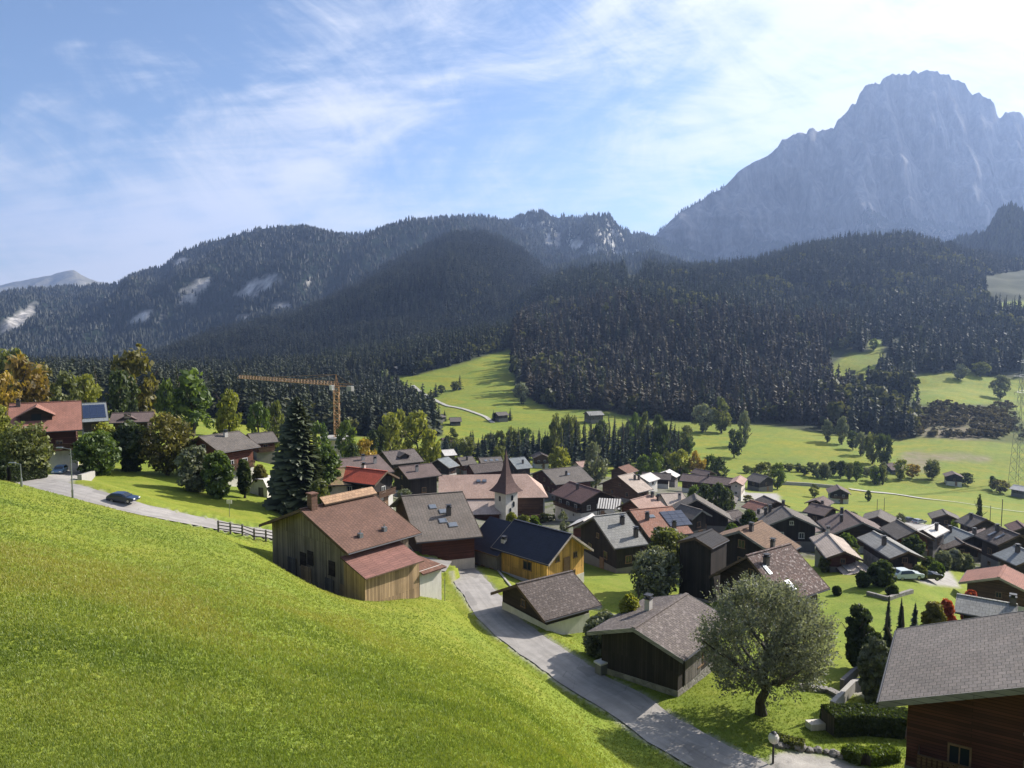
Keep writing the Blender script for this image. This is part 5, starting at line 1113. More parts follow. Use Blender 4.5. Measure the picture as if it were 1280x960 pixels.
# the big grey-green tree by the lane
def big_tree():
    d=hit(952,893); p=P(952,893,d); x,y=p[0],p[1]; g=G(x,y); h=P(955,719,d)[2]-g; rad=172*d/F/2
    r=thing('willow_tree','large silvery grey green tree with a stout dark trunk beside the lane','tree',(x,y,g)); put('trunk',trunk_mesh(h,.38,16,M['bark'],5,spread=.55,top=.5),r)
    rg=np.random.default_rng(4); n=7600; V=[];tn=[]
    # upswept twigs carrying narrow leaves, spread over a broad dome
    a=rg.random(n)*6.283; t=rg.random(n); prof=np.sqrt(np.clip(1-(1.62*t-.66)**2,.03,1)); q=prof*rad*.95*rg.random(n)**.38*(.74+.34*vnoise(a*1.9,t*4,3)+.16*vnoise(a*5,t*9,8))
    bx=np.cos(a)*q*.93; by=np.sin(a)*q*.93; bz=h*(.23+.67*t)
    k=(vnoise(bx*.75+40,by*.75+bz*.7,11)*.65+vnoise(bx*1.9,by*1.9+bz*1.7,12)*.35)>.415; bx,by,bz,a,q,t=[v[k] for v in(bx,by,bz,a,q,t)]; n=len(bx)
    out=np.stack([np.cos(a)*(.35+.5*q/rad),np.sin(a)*(.35+.5*q/rad),.35+.8*t],1)+rg.normal(0,.28,(n,3)); out/=np.linalg.norm(out,axis=1)[:,None]
    B=np.stack([bx,by,bz],1); ln=rg.uniform(.5,1.15,n); cl=np.clip(.42+rg.normal(0,.2,n)+.22*(q/rad-.6)+.15*(t-.5),0,1)
    VV=[];TT=[]
    for j in range(7):
        f=(j+rg.random(n))/7; c=B+out*(ln*f)[:,None]; side=np.cross(out,rg.normal(0,1,(n,3))); side/=np.maximum(np.linalg.norm(side,axis=1),1e-6)[:,None]
        ld=out*.7+side*.8; ld/=np.linalg.norm(ld,axis=1)[:,None]; wd=np.cross(ld,rg.normal(0,1,(n,3))); wd/=np.maximum(np.linalg.norm(wd,axis=1),1e-6)[:,None]
        L=rg.uniform(.13,.26,n)[:,None]; w_=L*.27; c2=c+ld*L*.5; VV.append(np.stack([c,c2+wd*w_,c+ld*L,c2-wd*w_],1).reshape(-1,3)); TT.append(np.repeat(np.clip(cl+rg.normal(0,.13,n),0,1),4))
    V=np.concatenate(VV); put('crown',npmesh('crown',V,np.arange(len(V)).reshape(-1,4),LM['silver'],tint=np.concatenate(TT)),r)
big_tree()
T=plant
T('bush',755,826,768,58,'grey','loose grey green bush at the corner of the black timber house','bush','bush')
T('bush',790,-66,744,38,'yellow','small yellow green bush between the hut and the black timber house','bush','bush')
T('tree',818,752,690,68,'grey','round grey green garden tree right of the lawn','tree','tree')
T('tree',838,-96,659,56,'olive','dark olive tree behind the round grey green garden tree','tree','tree')
T('tall',1072,838,756,40,'dark','dark dense upright tree on the garden lawn','tree','tree',shape='tall')
T('bush',1092,852,792,32,'dark','dark conifer bush at the foot of the upright garden tree','bush','bush')
T('fir',1122,-58,742,26,'fir','slim dark fir left of the grey tile roof','fir_tree','fir')
T('fir',1138,-60,745,24,'fir','thin pointed fir in the middle of the garden row','fir_tree','fir')
T('fir',1156,-62,752,30,'firblue','bluish fir nearest the red leaved bush','fir_tree','fir')
T('bush',1180,-64,752,36,'rust','brownish autumn bush above the grey tile roof','bush','bush'); T('bush',1196,-68,748,22,'red','bright red leaved bush beside the slate roof','bush','bush'); T('bush',1226,-84,738,20,'red','red bush in front of the salmon red roof','bush','bush')
T('bush',1108,-57,795,40,'grey','pale grey bush between the dark garden tree and the grey roof','bush','bush')
T('bush',1141,701,671,30,'dark','clipped round dark hedge bush in front of the reddish chalet','bush','bush')
T('bush',1102,733,703,36,'dark','dark round shrub left of the parked cars','bush','bush')
T('bush',1066,-124,668,26,'green','green shrub between the two dark chalets','bush','bush'); T('bush',1070,-118,686,22,'olive','small olive shrub below the pale grey roof','bush','bush')
for k,(a,b,t,wd,c) in enumerate(((1160,716,698,20,'dark'),(1178,712,690,22,'grey'),(1192,712,688,22,'silver'),(1206,714,694,20,'grey'),(1170,722,704,18,'green'),(1150,724,708,16,'olive'),(1136,716,700,18,'green'))):
    T('bush',a,b,t,wd,c,['low dark shrub right of the round hedge bush','grey garden shrub below the black chalet','silvery bush under the black chalet balcony','grey shrub at the right end of the silvery hedge','green shrub behind the parked cars','small olive shrub close to the parked car','green shrub beneath the round hedge bush'][k],'bush','bush')
T('bush',1040,-112,697,20,'olive','olive bush beside the low garden shed','bush','bush'); T('bush',1078,735,716,18,'dark','low dark bush on the edge of the garden lawn','bush','bush'); T('bush',1115,745,733,14,'dark','tiny dark bush at the lawn terrace','bush','bush'); T('bush',1046,744,735,9,'dark','small clipped shrub standing on the lawn','bush','bush')
T('cone',1231,-232,620,11,'dark','narrow dark cypress beside the flat field','cypress_tree','cypress')
for k,(a,b,t,wd,c) in enumerate(((640,-130,641,18,'yellow'),(655,-130,644,20,'olive'),(668,-132,645,18,'green'),(705,-150,640,18,'grey'))):
    T('bush',a,b,t,wd,c,['yellow bush beside the church tower foot','olive bush in the yard behind the navy roof','green bush at the right of the church yard','grey bush before the maroon roofed chalet'][k],'bush','bush')
for k,(a,b,t,wd,c) in enumerate(((940,-132,637,22,'dark'),(918,-128,655,20,'green'),(902,-205,606,24,'dark'),(884,-208,607,26,'dark'),(912,-200,612,22,'dark'),(870,-205,608,20,'green'))):
    T('tree' if k>1 else 'bush',a,b,t,wd,c,['dark bush behind the brown roofed house','green bush left of the brown roofed house','dark tree in front of the long grey building','broad dark tree below the middle of the long building','dark tree at the right end of the long building','green tree at the left end of the long building'][k],'tree' if k>1 else 'bush','tree' if k>1 else 'bush')
# left gardens
T('fir',374,643,493,86,'fir','tall dark spruce standing behind the barn','spruce_tree','spruce',shape='blunt')
T('tree',406,-132,556,36,'green','green broadleaf tree right behind the tall dark spruce','tree','tree'); T('bush',398,-112,600,32,'olive','olive bush at the right foot of the tall spruce','bush','bush')
T('tree',28,-100,528,64,'olive','drooping pale olive tree in front of the red roofed chalet','tree','tree',shape='spread')
T('bush',118,-118,541,58,'green','dark green rounded bush beside the driveway','bush','bush'); T('bush',127,-125,530,34,'yellow','yellowish shrub behind the driveway bush','bush','bush')
T('tree',206,-126,519,66,'rust','large rounded shrub turning orange on top above the lawn','tree','tree'); T('bush',160,-126,528,44,'dark','dark shrub left of the orange topped shrub','bush','bush')
T('bush',240,-116,560,46,'grey','grey green shrub at the edge of the left lawn','bush','bush'); T('bush',268,-114,566,38,'green','green shrub in front of the red walled chalet','bush','bush')
T('tree',28,-200,446,66,'orange','broad orange autumn tree behind the red roofed chalet','tree','tree'); T('tree',55,-215,458,36,'rust','yellow brown tree right of the broad orange tree','tree','tree'); T('tree',6,-185,470,40,'gold','golden tree at the left border','tree','tree')
T('tree',15,-240,438,60,'olive','tall olive tree behind the orange autumn tree','tree','tree'); T('tree',82,-200,468,44,'olive','olive tree over the solar roof','tree','tree'); T('tree',108,-215,472,40,'yellow','yellow green tree right of the solar roof','tree','tree')
T('tree',-8,-110,505,34,'yellow','yellow shrub tree cut by the left border','tree','tree')
T('fir',119,-235,450,26,'fir','dark spruce between the yellow trees at the left','spruce_tree','spruce')
T('tall',170,-200,437,66,'rust','tall yellow brown tree towering over the small grey house','tree','tree'); T('tree',152,-190,468,44,'dark','dark green tree in front of the tall yellow brown one','tree','tree')
T('cone',240,-195,466,74,'green','large pyramidal green tree above the red walled chalet','tree','tree'); T('tree',208,-190,478,28,'lime','small bright green tree left of the pyramidal tree','tree','tree'); T('fir',222,-215,455,22,'firlight','light spruce behind the pyramidal tree','spruce_tree','spruce')
T('cone',286,-205,487,44,'yellow','yellow topped pointed tree behind the red walled chalet','tree','tree'); T('tree',322,-195,505,30,'green','green tree right of the yellow topped tree','tree','tree'); T('tree',344,-215,505,26,'olive','olive tree behind the dark red chalet','tree','tree')
T('tree',302,-118,574,16,'dark','dark little tree before the red chalet wall','tree','tree'); T('bush',322,-124,582,18,'rust','rusty shrub beside the white shed','bush','bush')
# behind the middle of the village
for k,(kd,a,b,t,wd,c,l) in enumerate((('tree',398,-250,530,30,'green','green tree left of the crane mast'),('tree',432,-268,528,28,'lime','light green tree behind the crane mast'),('bush',455,-205,548,34,'gold','golden brown tree in front of the pale pink block'),('tree',440,-200,556,26,'dark','dark tree left below the golden brown one'),
  ('tree',487,-295,520,38,'yellow','first yellow green tree of the pair left of the poplar'),('tall',500,-305,516,30,'yellow','yellow green poplar in the middle of the light group'),('tall',522,-280,518,46,'yellow','tallest yellow green tree right of the poplar'),('tree',538,-270,540,30,'yellow','low yellow green tree over the bluish slate roofs'),
  ('tree',468,-290,540,30,'dark','dark tree between the crane and the yellow green group'),('tree',745,-268,556,34,'grey','tall grey green tree standing among the village roofs'),('tree',700,-295,561,32,'yellow','yellow tree right of the blue grey roof'),('tree',625,-315,556,22,'olive','olive tree just left of the spire'),
  ('tree',822,-330,568,26,'lime','light green tree behind the rust red roof'),('tree',806,-340,570,20,'green','green tree left of the light green one'),('tree',852,-345,563,32,'yellow','yellow tree above the half hidden chalet'),('tree',872,-345,566,26,'gold','golden tree right of the yellow one beyond the long building'),('tree',835,-350,566,22,'olive','olive tree between the light green and yellow trees'),
  ('tree',900,-340,572,28,'dark','dark tree beyond the pointed grey roof'),('tree',890,-350,570,22,'green','green tree behind the long building'),('bush',955,-345,580,26,'olive','olive thicket behind the dark barn'),('tree',975,-350,580,22,'lime','light green tree right of the dark barn'))):
    T(kd,a,b,t,wd,c,l,'bush' if kd=='bush' else 'tree','bush' if kd=='bush' else 'tree')
rr_=random.Random(3)
for a in list(range(556,850,5))+list(range(560,850,9)):
    d=rr_.uniform(345,420); fir=rr_.random()<.74; t=rr_.uniform(530,551)+ (6 if a<600 else 0)-(14 if a>690 else 0)
    T('fir' if fir else 'tree',a+rr_.uniform(-3,3),-d,t,rr_.uniform(13,19) if fir else rr_.uniform(17,25),'firblue' if fir else rr_.choice(['dark','green','olive']),'dark conifer in the tree line between village and hill meadow' if fir else 'broadleaf tree in the line between village and hill meadow','conifer_tree' if fir else 'tree','conifer' if fir else 'tree','conifers of the stream tree line' if fir else 'broadleaf trees of the stream tree line')
for a in list(range(935,1112,8))+list(range(1000,1112,11)):
    d=rr_.uniform(395,430); T('tree',a+rr_.uniform(-3,3),-d,rr_.uniform(577,586),rr_.uniform(9,17),rr_.choice(['olive','dark','lime','grey']),'small tree in the row below the green knoll','tree','tree','trees below the green knoll')
# meadow trees
for kd,a,b,t,wd,c,l in (('tree',652,506,479,23,'grey','single round tree at the edge of the dark wood'),('tree',878,541,506,30,'grey','left one of two big round trees on the knoll'),('tree',902,541,499,30,'olive','right taller one of two big round trees on the knoll'),('tree',930,558,515,17,'grey','slender grey tree on the knoll meadow'),('tree',918,572,537,24,'dark','dark round tree below the slender grey one'),('tree',858,560,532,18,'olive','olive tree at the left rim of the knoll'),('tree',842,570,540,20,'dark','dark tree at the far left rim of the knoll'),
   ('tree',1034,553,526,17,'grey','small grey tree at the top left of the knoll row'),('tree',1052,556,522,18,'grey','pale upright tree next in the knoll row'),('tree',1066,562,540,17,'dark','dark tree in the upper half of the knoll row'),('tree',1076,570,541,18,'grey','grey tree in the middle of the knoll row'),('tree',1090,580,541,22,'olive','tall olive tree in the lower half of the knoll row'),('tree',1104,588,543,22,'dark','lowest and darkest tree of the knoll row'),
   ('fir',545,497,478,12,'firblue','left fir on the bright hill meadow'),('tree',552,494,482,12,'dark','dark round tree beside the left hill fir'),('fir',575,487,468,11,'firblue','fir high on the hill meadow'),('tree',569,489,476,16,'olive','olive bush below the high fir'),('fir',556,527,512,9,'firblue','small fir by the low dark barn'),('fir',617,527,512,8,'firblue','fir left of the dark hill chalet'),('fir',638,526,510,9,'firblue','fir right of the dark hill chalet'),('tree',545,455,440,20,'grey','grey round tree beneath the wood on the hill'),
   ('tree',1125,600,575,22,'yellow','yellow bush at the corner of the flat field'),('tree',1165,600,574,24,'olive','olive tree by the corner of the flat field'),('tree',1140,598,580,20,'gold','golden bush between the yellow bush and the olive tree'),('tree',1207,607,592,22,'dark','dark bushes right of the lone far house'),('tree',1250,616,600,24,'rust','brown bush at the far edge of the field'),('tree',1240,612,596,10,'dark','small dark tree left of the brown field bush'),('tree',1085,627,613,9,'dark','dark little tree beside the field chalet'),('tree',1018,622,606,14,'olive','olive shrub left of the field chalet'),
   ('tree',1200,476,456,22,'grey','grey tree left on the upper right clearing'),('tree',1225,472,452,24,'olive','olive tree right on the upper right clearing'),('tree',1250,500,470,26,'grey','grey tree below the upper right clearing'),('tree',1092,440,424,12,'lime','light tree above the small bright clearing')):
    T(kd,a,b,t,wd,c,l,'fir_tree' if kd=='fir' else 'tree','fir' if kd=='fir' else 'tree')
for k in range(16):
    a=rr_.uniform(466,536); fir=rr_.random()<.5; b=rr_.uniform(545,640); y0=np.interp(a,[466,500,536],[478,500,528])
    T('fir' if fir else 'tree',a,-hit(a,y0+rr_.uniform(-10,6)),y0-rr_.uniform(16,26),rr_.uniform(9,12) if fir else rr_.uniform(13,19),'firblue' if fir else rr_.choice(['dark','green','grey']),'conifer at the lower left rim of the hill meadow' if fir else 'broadleaf tree at the lower left rim of the hill meadow','conifer_tree' if fir else 'tree','conifer' if fir else 'tree','conifers at the rim of the hill meadow' if fir else 'broadleaf trees at the rim of the hill meadow')
for k in range(12):
    a=rr_.uniform(760,870); y0=np.interp(a,[760,820,870],[548,556,572]); T('tree',a,-hit(a,y0),y0-rr_.uniform(16,28),rr_.uniform(13,21),rr_.choice(['dark','green','grey','olive']),'tree in the belt left of the green knoll','tree','tree','trees in the belt left of the knoll')
# clipped hedges
def hedge(pts,h,w,label,col='dark',n=9000,leaf=.13):
    P_=[on(*q) for q in pts]; r=np.random.default_rng(len(pts)+int(P_[0][0]*10)%97); c0=P_[0]; root=thing('hedge',label,'hedge',tuple(c0)); V=[];tn=[]
    seg=[np.linalg.norm(b-a) for a,b in zip(P_[:-1],P_[1:])]; tot=sum(seg); m=MB()
    for a,b,s in zip(P_[:-1],P_[1:],seg):
        k=int(n*s/tot); t=r.random(k)[:,None]; c=a+(b-a)*t; e=np.array([-(b-a)[1],(b-a)[0],0]); e/=np.linalg.norm(e)
        face=r.integers(0,3,k); off=np.where(face==0,-w/2,np.where(face==1,w/2,0))+np.where(face==2,r.uniform(-w/2,w/2,k),r.normal(0,.04,k)); z=np.where(face==2,h+r.normal(0,.05,k),r.uniform(0,h,k)); c=c+e*off[:,None]; c[:,2]+=z
        nn=r.normal(0,1,(k,3)); t1=np.cross(nn,r.normal(0,1,(k,3))); t1/=np.linalg.norm(t1,axis=1)[:,None]; t2=np.cross(nn,t1); t2/=np.linalg.norm(t2,axis=1)[:,None]
        V.append(np.stack([c-t1*leaf,c+t2*leaf*.6,c+t1*leaf,c-t2*leaf*.6],1).reshape(-1,3)); tn.append(np.repeat(np.clip(r.normal(.4,.2,k),0,1),4))
        a_,b_=a-c0,b-c0
        pa=[a_+e*(w/2-.1),a_-e*(w/2-.1),b_-e*(w/2-.1),b_+e*(w/2-.1)]; up=np.array([0,0,h-.1]); dn=np.array([0,0,-.5])
        for i in range(4): m.poly([pa[i]+dn,pa[(i+1)%4]+dn,pa[(i+1)%4]+up,pa[i]+up])
        m.poly([q+up for q in pa])
    V=np.concatenate(V)-c0; put('foliage',npmesh('foliage',V,np.arange(len(V)).reshape(-1,4),LM[col],tint=np.concatenate(tn)),root); m.build('branches',M['bark'],root)
hedge([(-40,594),(10,598),(56,602)],2.3,1.6,'tall dark clipped hedge along the upper road at the left')
hedge([(1034,915),(1072,913),(1110,917),(1150,921)],1.5,1.7,'broad dark hedge in front of the chalet at the right edge',n=12000)
hedge([(1058,946),(1082,957),(1118,950)],.8,1.0,'low clipped green hedge curving beside the parking area','lime',6000,.09)
hedge([(1005,938),(985,934),(968,928)],.5,.7,'small rock garden hedge along the parking area','olive',1500,.1)
# ---------------------------------------------------------------- crane
def crane():
    d=hit(422,573); p=P(422,573,d); x,y=p[0],p[1]; g=G(x,y); top=P(422,484,d)[2]-g; cy_=simple('crane_paint',(.40,.22,.09),.5,var=.15)
    r=thing('tower_crane','orange tower crane with a long lattice jib pointing left','crane',(x,y,g)); s=.95; m=MB()
    for a in(-1,1):
        for b in(-1,1): m.bar((a*s,b*s,-1),(a*s,b*s,top),.10,4)
    n=int(top/2.0)
    for k in range(n):
        z0,z1=top*k/n,top*(k+1)/n
        for a,b,c,e in((-1,-1,1,-1),(1,-1,1,1),(1,1,-1,1),(-1,1,-1,-1)): m.bar((a*s,b*s,z0 if k%2 else z1),(c*s,e*s,z1 if k%2 else z0),.07,4); m.bar((a*s,b*s,z1),(c*s,e*s,z1),.07,4)
    m.build('mast',cy_,r); m=MB(); m.box(-2.5,2.5,-2.5,2.5,-1,.6); m.build('base',M['concrete'],r)
    e=P(298,470,d*1.13); dirx=e[0]-x; diry=e[1]-y; L=math.hypot(dirx,diry); ang=math.atan2(diry,dirx)
    up=bpy.data.objects.new('jib',None); 
    m=MB(); z=top+.6
    for a in(-1,1): m.bar((-1,a*.7,0),(L,a*.7,0),.065,4)
    m.bar((-1,0,1.5),(L-1,0,1.3),.075,4); n=int(L/1.9)
    for k in range(n):
        a0,a1=L*k/n,L*(k+1)/n
        for sd in(-1,1): m.bar((a0,sd*.7,0),((a0+a1)/2,0,1.4),.06,4); m.bar(((a0+a1)/2,0,1.4),(a1,sd*.7,0),.06,4)
        m.bar((a0,-.7,0),(a1,.7,0),.05,4)
    j=m.build('jib',cy_,r,(0,0,z),ang)
    m=MB(); 
    for a in(-1,1): m.bar((-9,a*.6,0),(0,a*.6,0),.1,4); m.bar((-9,a*.6,.9),(0,a*.6,.9),.05,4)
    for k in range(6): m.bar((-9+k*1.5,-.6,0),(-9+(k+1)*1.5,.6,0),.05,4)
    m.build('counter_jib',cy_,r,(0,0,z),ang); m=MB(); m.box(-9,-6.5,-.7,.7,-1.6,.2); m.build('counterweight',M['concrete'],r,(0,0,z),ang)
    m=MB(); hh=4.2
    for a in(-.6,.6):
        for b in(-.6,.6): m.bar((a,b,0),(0,0,hh),.1,4)
    m.bar((0,0,hh),(L*.62,0,1.5),.05,4); m.bar((0,0,hh),(L*.3,0,1.5),.05,4); m.bar((0,0,hh),(-8.5,0,.9),.05,4); m.build('apex',cy_,r,(0,0,z),ang)
    m=MB(); m.box(-.1,1.3,.9,2.2,-1.6,.2); m.build('cab',M['white'],r,(0,0,z),ang); m=MB(); m.box(L*.45-.6,L*.45+.6,-.5,.5,-.5,-.1); m.bar((L*.45,0,-.4),(L*.45,0,-7),.04,4); m.box(L*.45-.25,L*.45+.25,-.2,.2,-7.8,-7); m.build('hook',M['dark_metal'],r,(0,0,z),ang)
crane()
# ---------------------------------------------------------------- power pylon
def pylon():
    d=hit(1271,605); p=P(1271,605,d); x,y=p[0],p[1]; g=G(x,y); h=P(1271,440,d)[2]-g; r=thing('power_pylon','tall grey steel lattice pylon at the right border of the field','pylon',(x,y,g),R(20)); m=MB(); w=lambda z:2.6*(1-z/h)+.45
    n=14
    for k in range(n):
        z0,z1=h*k/n,h*(k+1)/n; a,b=w(z0),w(z1)
        for i in range(4):
            c0=R(45+90*i); c1=R(135+90*i); q=lambda c,s,z:(math.cos(c)*s*1.414,math.sin(c)*s*1.414,z)
            m.bar(q(c0,a,z0),q(c0,b,z1),.11,4); m.bar(q(c0,a,z0),q(c1,b,z1),.06,4); m.bar(q(c1,a,z0),q(c0,b,z1),.06,4)
    m.build('tower',M['metal'],r)
    for z,l in((h*.70,6.0),(h*.82,7.0),(h*.93,5.0)):
        m=MB()
        for s in(-1,1):
            m.bar((0,0,z+.7),(s*l,0,z),.08,4); m.bar((0,0,z-.6),(s*l,0,z),.08,4)
        m.build('crossarm',M['metal'],r)
        for s in(-1,1):
            m=MB(); 
            for k in range(5): m.bar((s*l,0,z-.2-k*.3),(s*l,0,z-.35-k*.3),.14,6)
            m.build('insulator',M['glass'],r)
pylon()
# ---------------------------------------------------------------- cars
def car_paint(name,c): return N(name).fin(c,.28,metal=.0,spec=.7)
TYRE=N('tyre_rubber').fin((.02,.02,.02),.8); HUB=N('wheel_rim').fin((.4,.4,.42),.35,metal=.9); LAMP=N('lamp_glass').fin((.75,.75,.7),.1,spec=.8); RLAMP=N('rear_lamp_glass').fin((.4,.02,.02),.15,spec=.8)
def car(label,loc,rz,paint,van=False,cat='car',name='parked_car'):
    r=thing(name,label,cat,loc,rz); L,W=(4.9,1.85) if van else (4.25,1.76); hl=L/2
    if van: prof=[(-hl,.35),(hl-.25,.3),(hl,.5),(hl,.85),(hl-.35,1.0),(hl-1.25,1.9),(hl-1.6,1.98),(-hl+.15,1.98),(-hl,1.8)]
    else: prof=[(-hl,.35),(hl-.2,.28),(hl,.45),(hl-.02,.68),(hl-.35,.82),(hl-1.15,.92),(hl-1.95,1.36),(hl-2.4,1.43),(-hl+.75,1.42),(-hl+.2,1.05),(-hl+.02,.9)]
    me=MB()
    def ins(z): return 0 if z<.95 else (z-.95)*.32
    n=len(prof); A=[(x,-W/2+ins(z),z) for x,z in prof]; B=[(x,W/2-ins(z),z) for x,z in prof]
    for k in range(n): me.poly([A[k],B[k],B[(k+1)%n],A[(k+1)%n]][::-1])
    me.poly(A); me.poly(B[::-1]); o=me.build('body',paint,r); bv=o.modifiers.new('soften','BEVEL'); bv.width=.05; bv.segments=2; bv.limit_method='ANGLE'; bv.angle_limit=R(25)
    zt=1.88 if van else 1.36; zb=1.1 if van else .96
    for s in(-1,1):
        m=MB(); x0,x1=(hl-1.45,-hl+.4) if van else (hl-1.35,-hl+.55); y=lambda z:s*(W/2-ins(z)+.012)
        q=[(x0,y(zb),zb),(x0-.55,y(zt),zt),(x1+.25,y(zt),zt),(x1,y(zb),zb)]; m.poly(q if s<0 else q[::-1]); 
        i=[(a,b-s*.02,c) for a,b,c in q]; m.poly(i[::-1] if s<0 else i); m.build('side_window',M['glass'],r)
    for (xa,za,xb,zb2,nm) in (((hl-.42,1.06,hl-1.18,1.84,'windscreen') if van else (hl-1.2,.97,hl-1.88,1.33,'windscreen')),((-hl+.015,1.2,-hl+.1,1.75,'rear_window') if van else (-hl+.26,1.07,-hl+.68,1.36,'rear_window'))):
        m=MB(); w0,w1=W/2-ins(za)-.1,W/2-ins(zb2)-.1; sg=1 if nm=='windscreen' else -1; o_=.025*sg
        q=[(xa+o_,-w0,za+.02),(xa+o_,w0,za+.02),(xb+o_,w1,zb2+.02),(xb+o_,-w1,zb2+.02)]; m.poly(q if sg>0 else q[::-1]); m.build(nm,M['glass'],r)
    for fx in(-1,1):
        for s in(-1,1):
            wb=bpy.data.objects.new('wheel',None); link(wb,r); wb.location=(fx*(hl-.85),s*(W/2-.1),.32); m=MB(); m.bar((0,-.1,0),(0,.1,0),.32,18); m.build('tyre',TYRE,wb); m=MB(); m.bar((0,-.108,0),(0,.108,0),.2,14); m.build('rim',HUB,wb)
        for s in(-1,1):
            m=MB(); m.box(-.05,.05,-.18,.18,-.08,.08); m.build('headlight' if fx>0 else 'tail_light',LAMP if fx>0 else RLAMP,r,(fx*(hl-.01),s*(W/2-.28),.66 if not van else .8))
    for s in(-1,1):
        m=MB(); m.box(-.08,.08,-.1,.1,-.07,.07); m.build('mirror',paint,r,(hl-1.5 if not van else hl-1.0,s*(W/2+.06),1.0 if not van else 1.25))
    return r
def road_heading(x,y):
    pl=ROADS[1][0]; k=int(np.argmin((pl[:,0]-x)**2+(pl[:,1]-y)**2)); k=min(max(k,2),len(pl)-3); t=pl[k+2]-pl[k-2]; return math.atan2(t[1],t[0]),ROADS[1][1][k],pl[k]
pt=on(141,627); hd,rz_,pp=road_heading(pt[0],pt[1])
nv=np.array([-math.sin(hd),math.cos(hd)]); off=pp+nv*.65
car('dark blue estate car driving along the upper road',(off[0],off[1],rz_+.07),hd,car_paint('dark_blue_paint',(.012,.025,.06)),name='car').scale=(.82,)*3
p=on(75,592); car('silver blue car parked in the driveway of the red roofed chalet',(p[0],p[1],p[2]+.05),R(-75),car_paint('silver_blue_paint',(.12,.2,.3))).scale=(.8,)*3
p=on(1133,724); car('silver car parked beside the garden shrubs',(p[0],p[1],p[2]+.05),R(10),car_paint('silver_paint',(.5,.55,.55)))
p=on(1156,725); car('black car parked right of the silver one',(p[0],p[1],p[2]+.05),R(5),car_paint('black_paint',(.012,.012,.014)))
p=on(1138,653); car('dark car with pale roof rack parked by the field',(p[0],p[1],p[2]+.15),R(15),car_paint('grey_paint',(.06,.065,.08)))
p=on(1149,655); car('grey car behind the dark one by the field',(p[0],p[1],p[2]+.15),R(25),car_paint('pale_grey_paint',(.3,.31,.33)))
p=on(1086,652); car('white van parked at the end of the car park',(p[0],p[1],p[2]+.15),R(70),car_paint('white_paint',(.75,.75,.75)),van=True,cat='van',name='parked_van')
# ---------------------------------------------------------------- street furniture
def lamp(px,py,top,label,arm=.9,rz=0,globe=False):
    d=hit(px,py); p=P(px,py,d); g=G(p[0],p[1]); h=P(px,top,d)[2]-g; r=thing('street_lamp',label,'street lamp',(p[0],p[1],g),rz); m=MB(); m.bar((0,0,-.3),(0,0,h),.075,8,0,.045); m.bar((0,0,0),(0,0,.9),.11,8); m.build('pole',M['metal'],r)
    m=MB()
    if globe: 
        for k in range(6):
            a0,a1=R(-90+30*k),R(-60+30*k); m.bar((0,0,.24+.24*math.sin(a0)),(0,0,.24+.24*math.sin(a1)),max(.02,.24*math.cos(a0)),12,0,max(.02,.24*math.cos(a1)))
        m.build('lamp_head',LAMP,r,(0,0,h))
    else: m.bar((0,0,-.05),(arm,0,.12),.035,6); m.box(arm-.1,arm+.55,-.13,.13,.06,.18); m.build('lamp_head',M['metal'],r,(0,0,h))
lamp(91,623,561,'tall grey street lamp beside the driveway entrance',.9,R(180)); lamp(27,608,580,'short grey post lamp in front of the clipped hedge',.6,R(180))
def near_lamp():
    p=P(966,960,46.6); g=G(p[0],p[1]); h=P(966,918,46.6)[2]-g; r=thing('street_lamp','street lamp with a whitish round head at the parking corner','street lamp',(p[0],p[1],g)); m=MB(); m.bar((0,0,-.3),(0,0,h-.4),.07,10); m.build('pole',M['dark_metal'],r); m=MB()
    for k in range(7):
        a0,a1=R(-90+180*k/7),R(-90+180*(k+1)/7); m.bar((0,0,.36*math.sin(a0)),(0,0,.36*math.sin(a1)),max(.03,.34*math.cos(a0)),14,0,max(.03,.34*math.cos(a1)))
    m.build('lamp_head',M['white'],r,(0,0,h-.25)); m=MB(); m.bar((0,0,.36),(0,0,.46),.2,10,0,.05); m.build('cap',M['dark_metal'],r,(0,0,h-.25))
near_lamp()
def pole(px,py,top,label,rad=.07,cat='pole',name='pole',sign=None,d=None,mt='w_greywood'):
    d=d or hit(px,py); p=P(px,py,d); g=G(p[0],p[1]); h=P(px,top,d)[2]-g; m=MB(); m.bar((0,0,-.5),(0,0,h),rad,8,0,rad*.75)
    if not sign: tag(m.build(name,M[mt],None,(p[0],p[1],g)),label,cat); return
    r=thing(name,label,cat,(p[0],p[1],g)); m.build('post',M[mt],r); m=MB(); 
    if sign=='round': m.bar((0,-.03,h-.3),(0,.03,h-.3),.3,16)
    else: m.box(-.35,.35,-.03,.03,h-.5,h)
    m.build('sign_plate',M['white'],r)
pole(541,741,703,'thin dark utility pole at the lane junction beside the white shed',.06,mt='dark_metal'); pole(556,741,724,'short grey marker post on the lane verge',.05,mt='metal')
pole(287,646,625,'road sign with a pale plate behind the fence',.04,'sign','road_sign','plate',mt='metal'); pole(798,757,727,'slim pole in the garden left of the round tree',.06)
pole(1105,640,622,'thin pole standing in the flat field left of centre',.1,mt='w_greywood'); pole(1251,668,624,'tall brown pole near the right border of the field',.12); pole(1237,660,632,'shorter pole beside the cypress in the field',.1); pole(1096,645,624,'thin wooden pole next to the car park',.1)
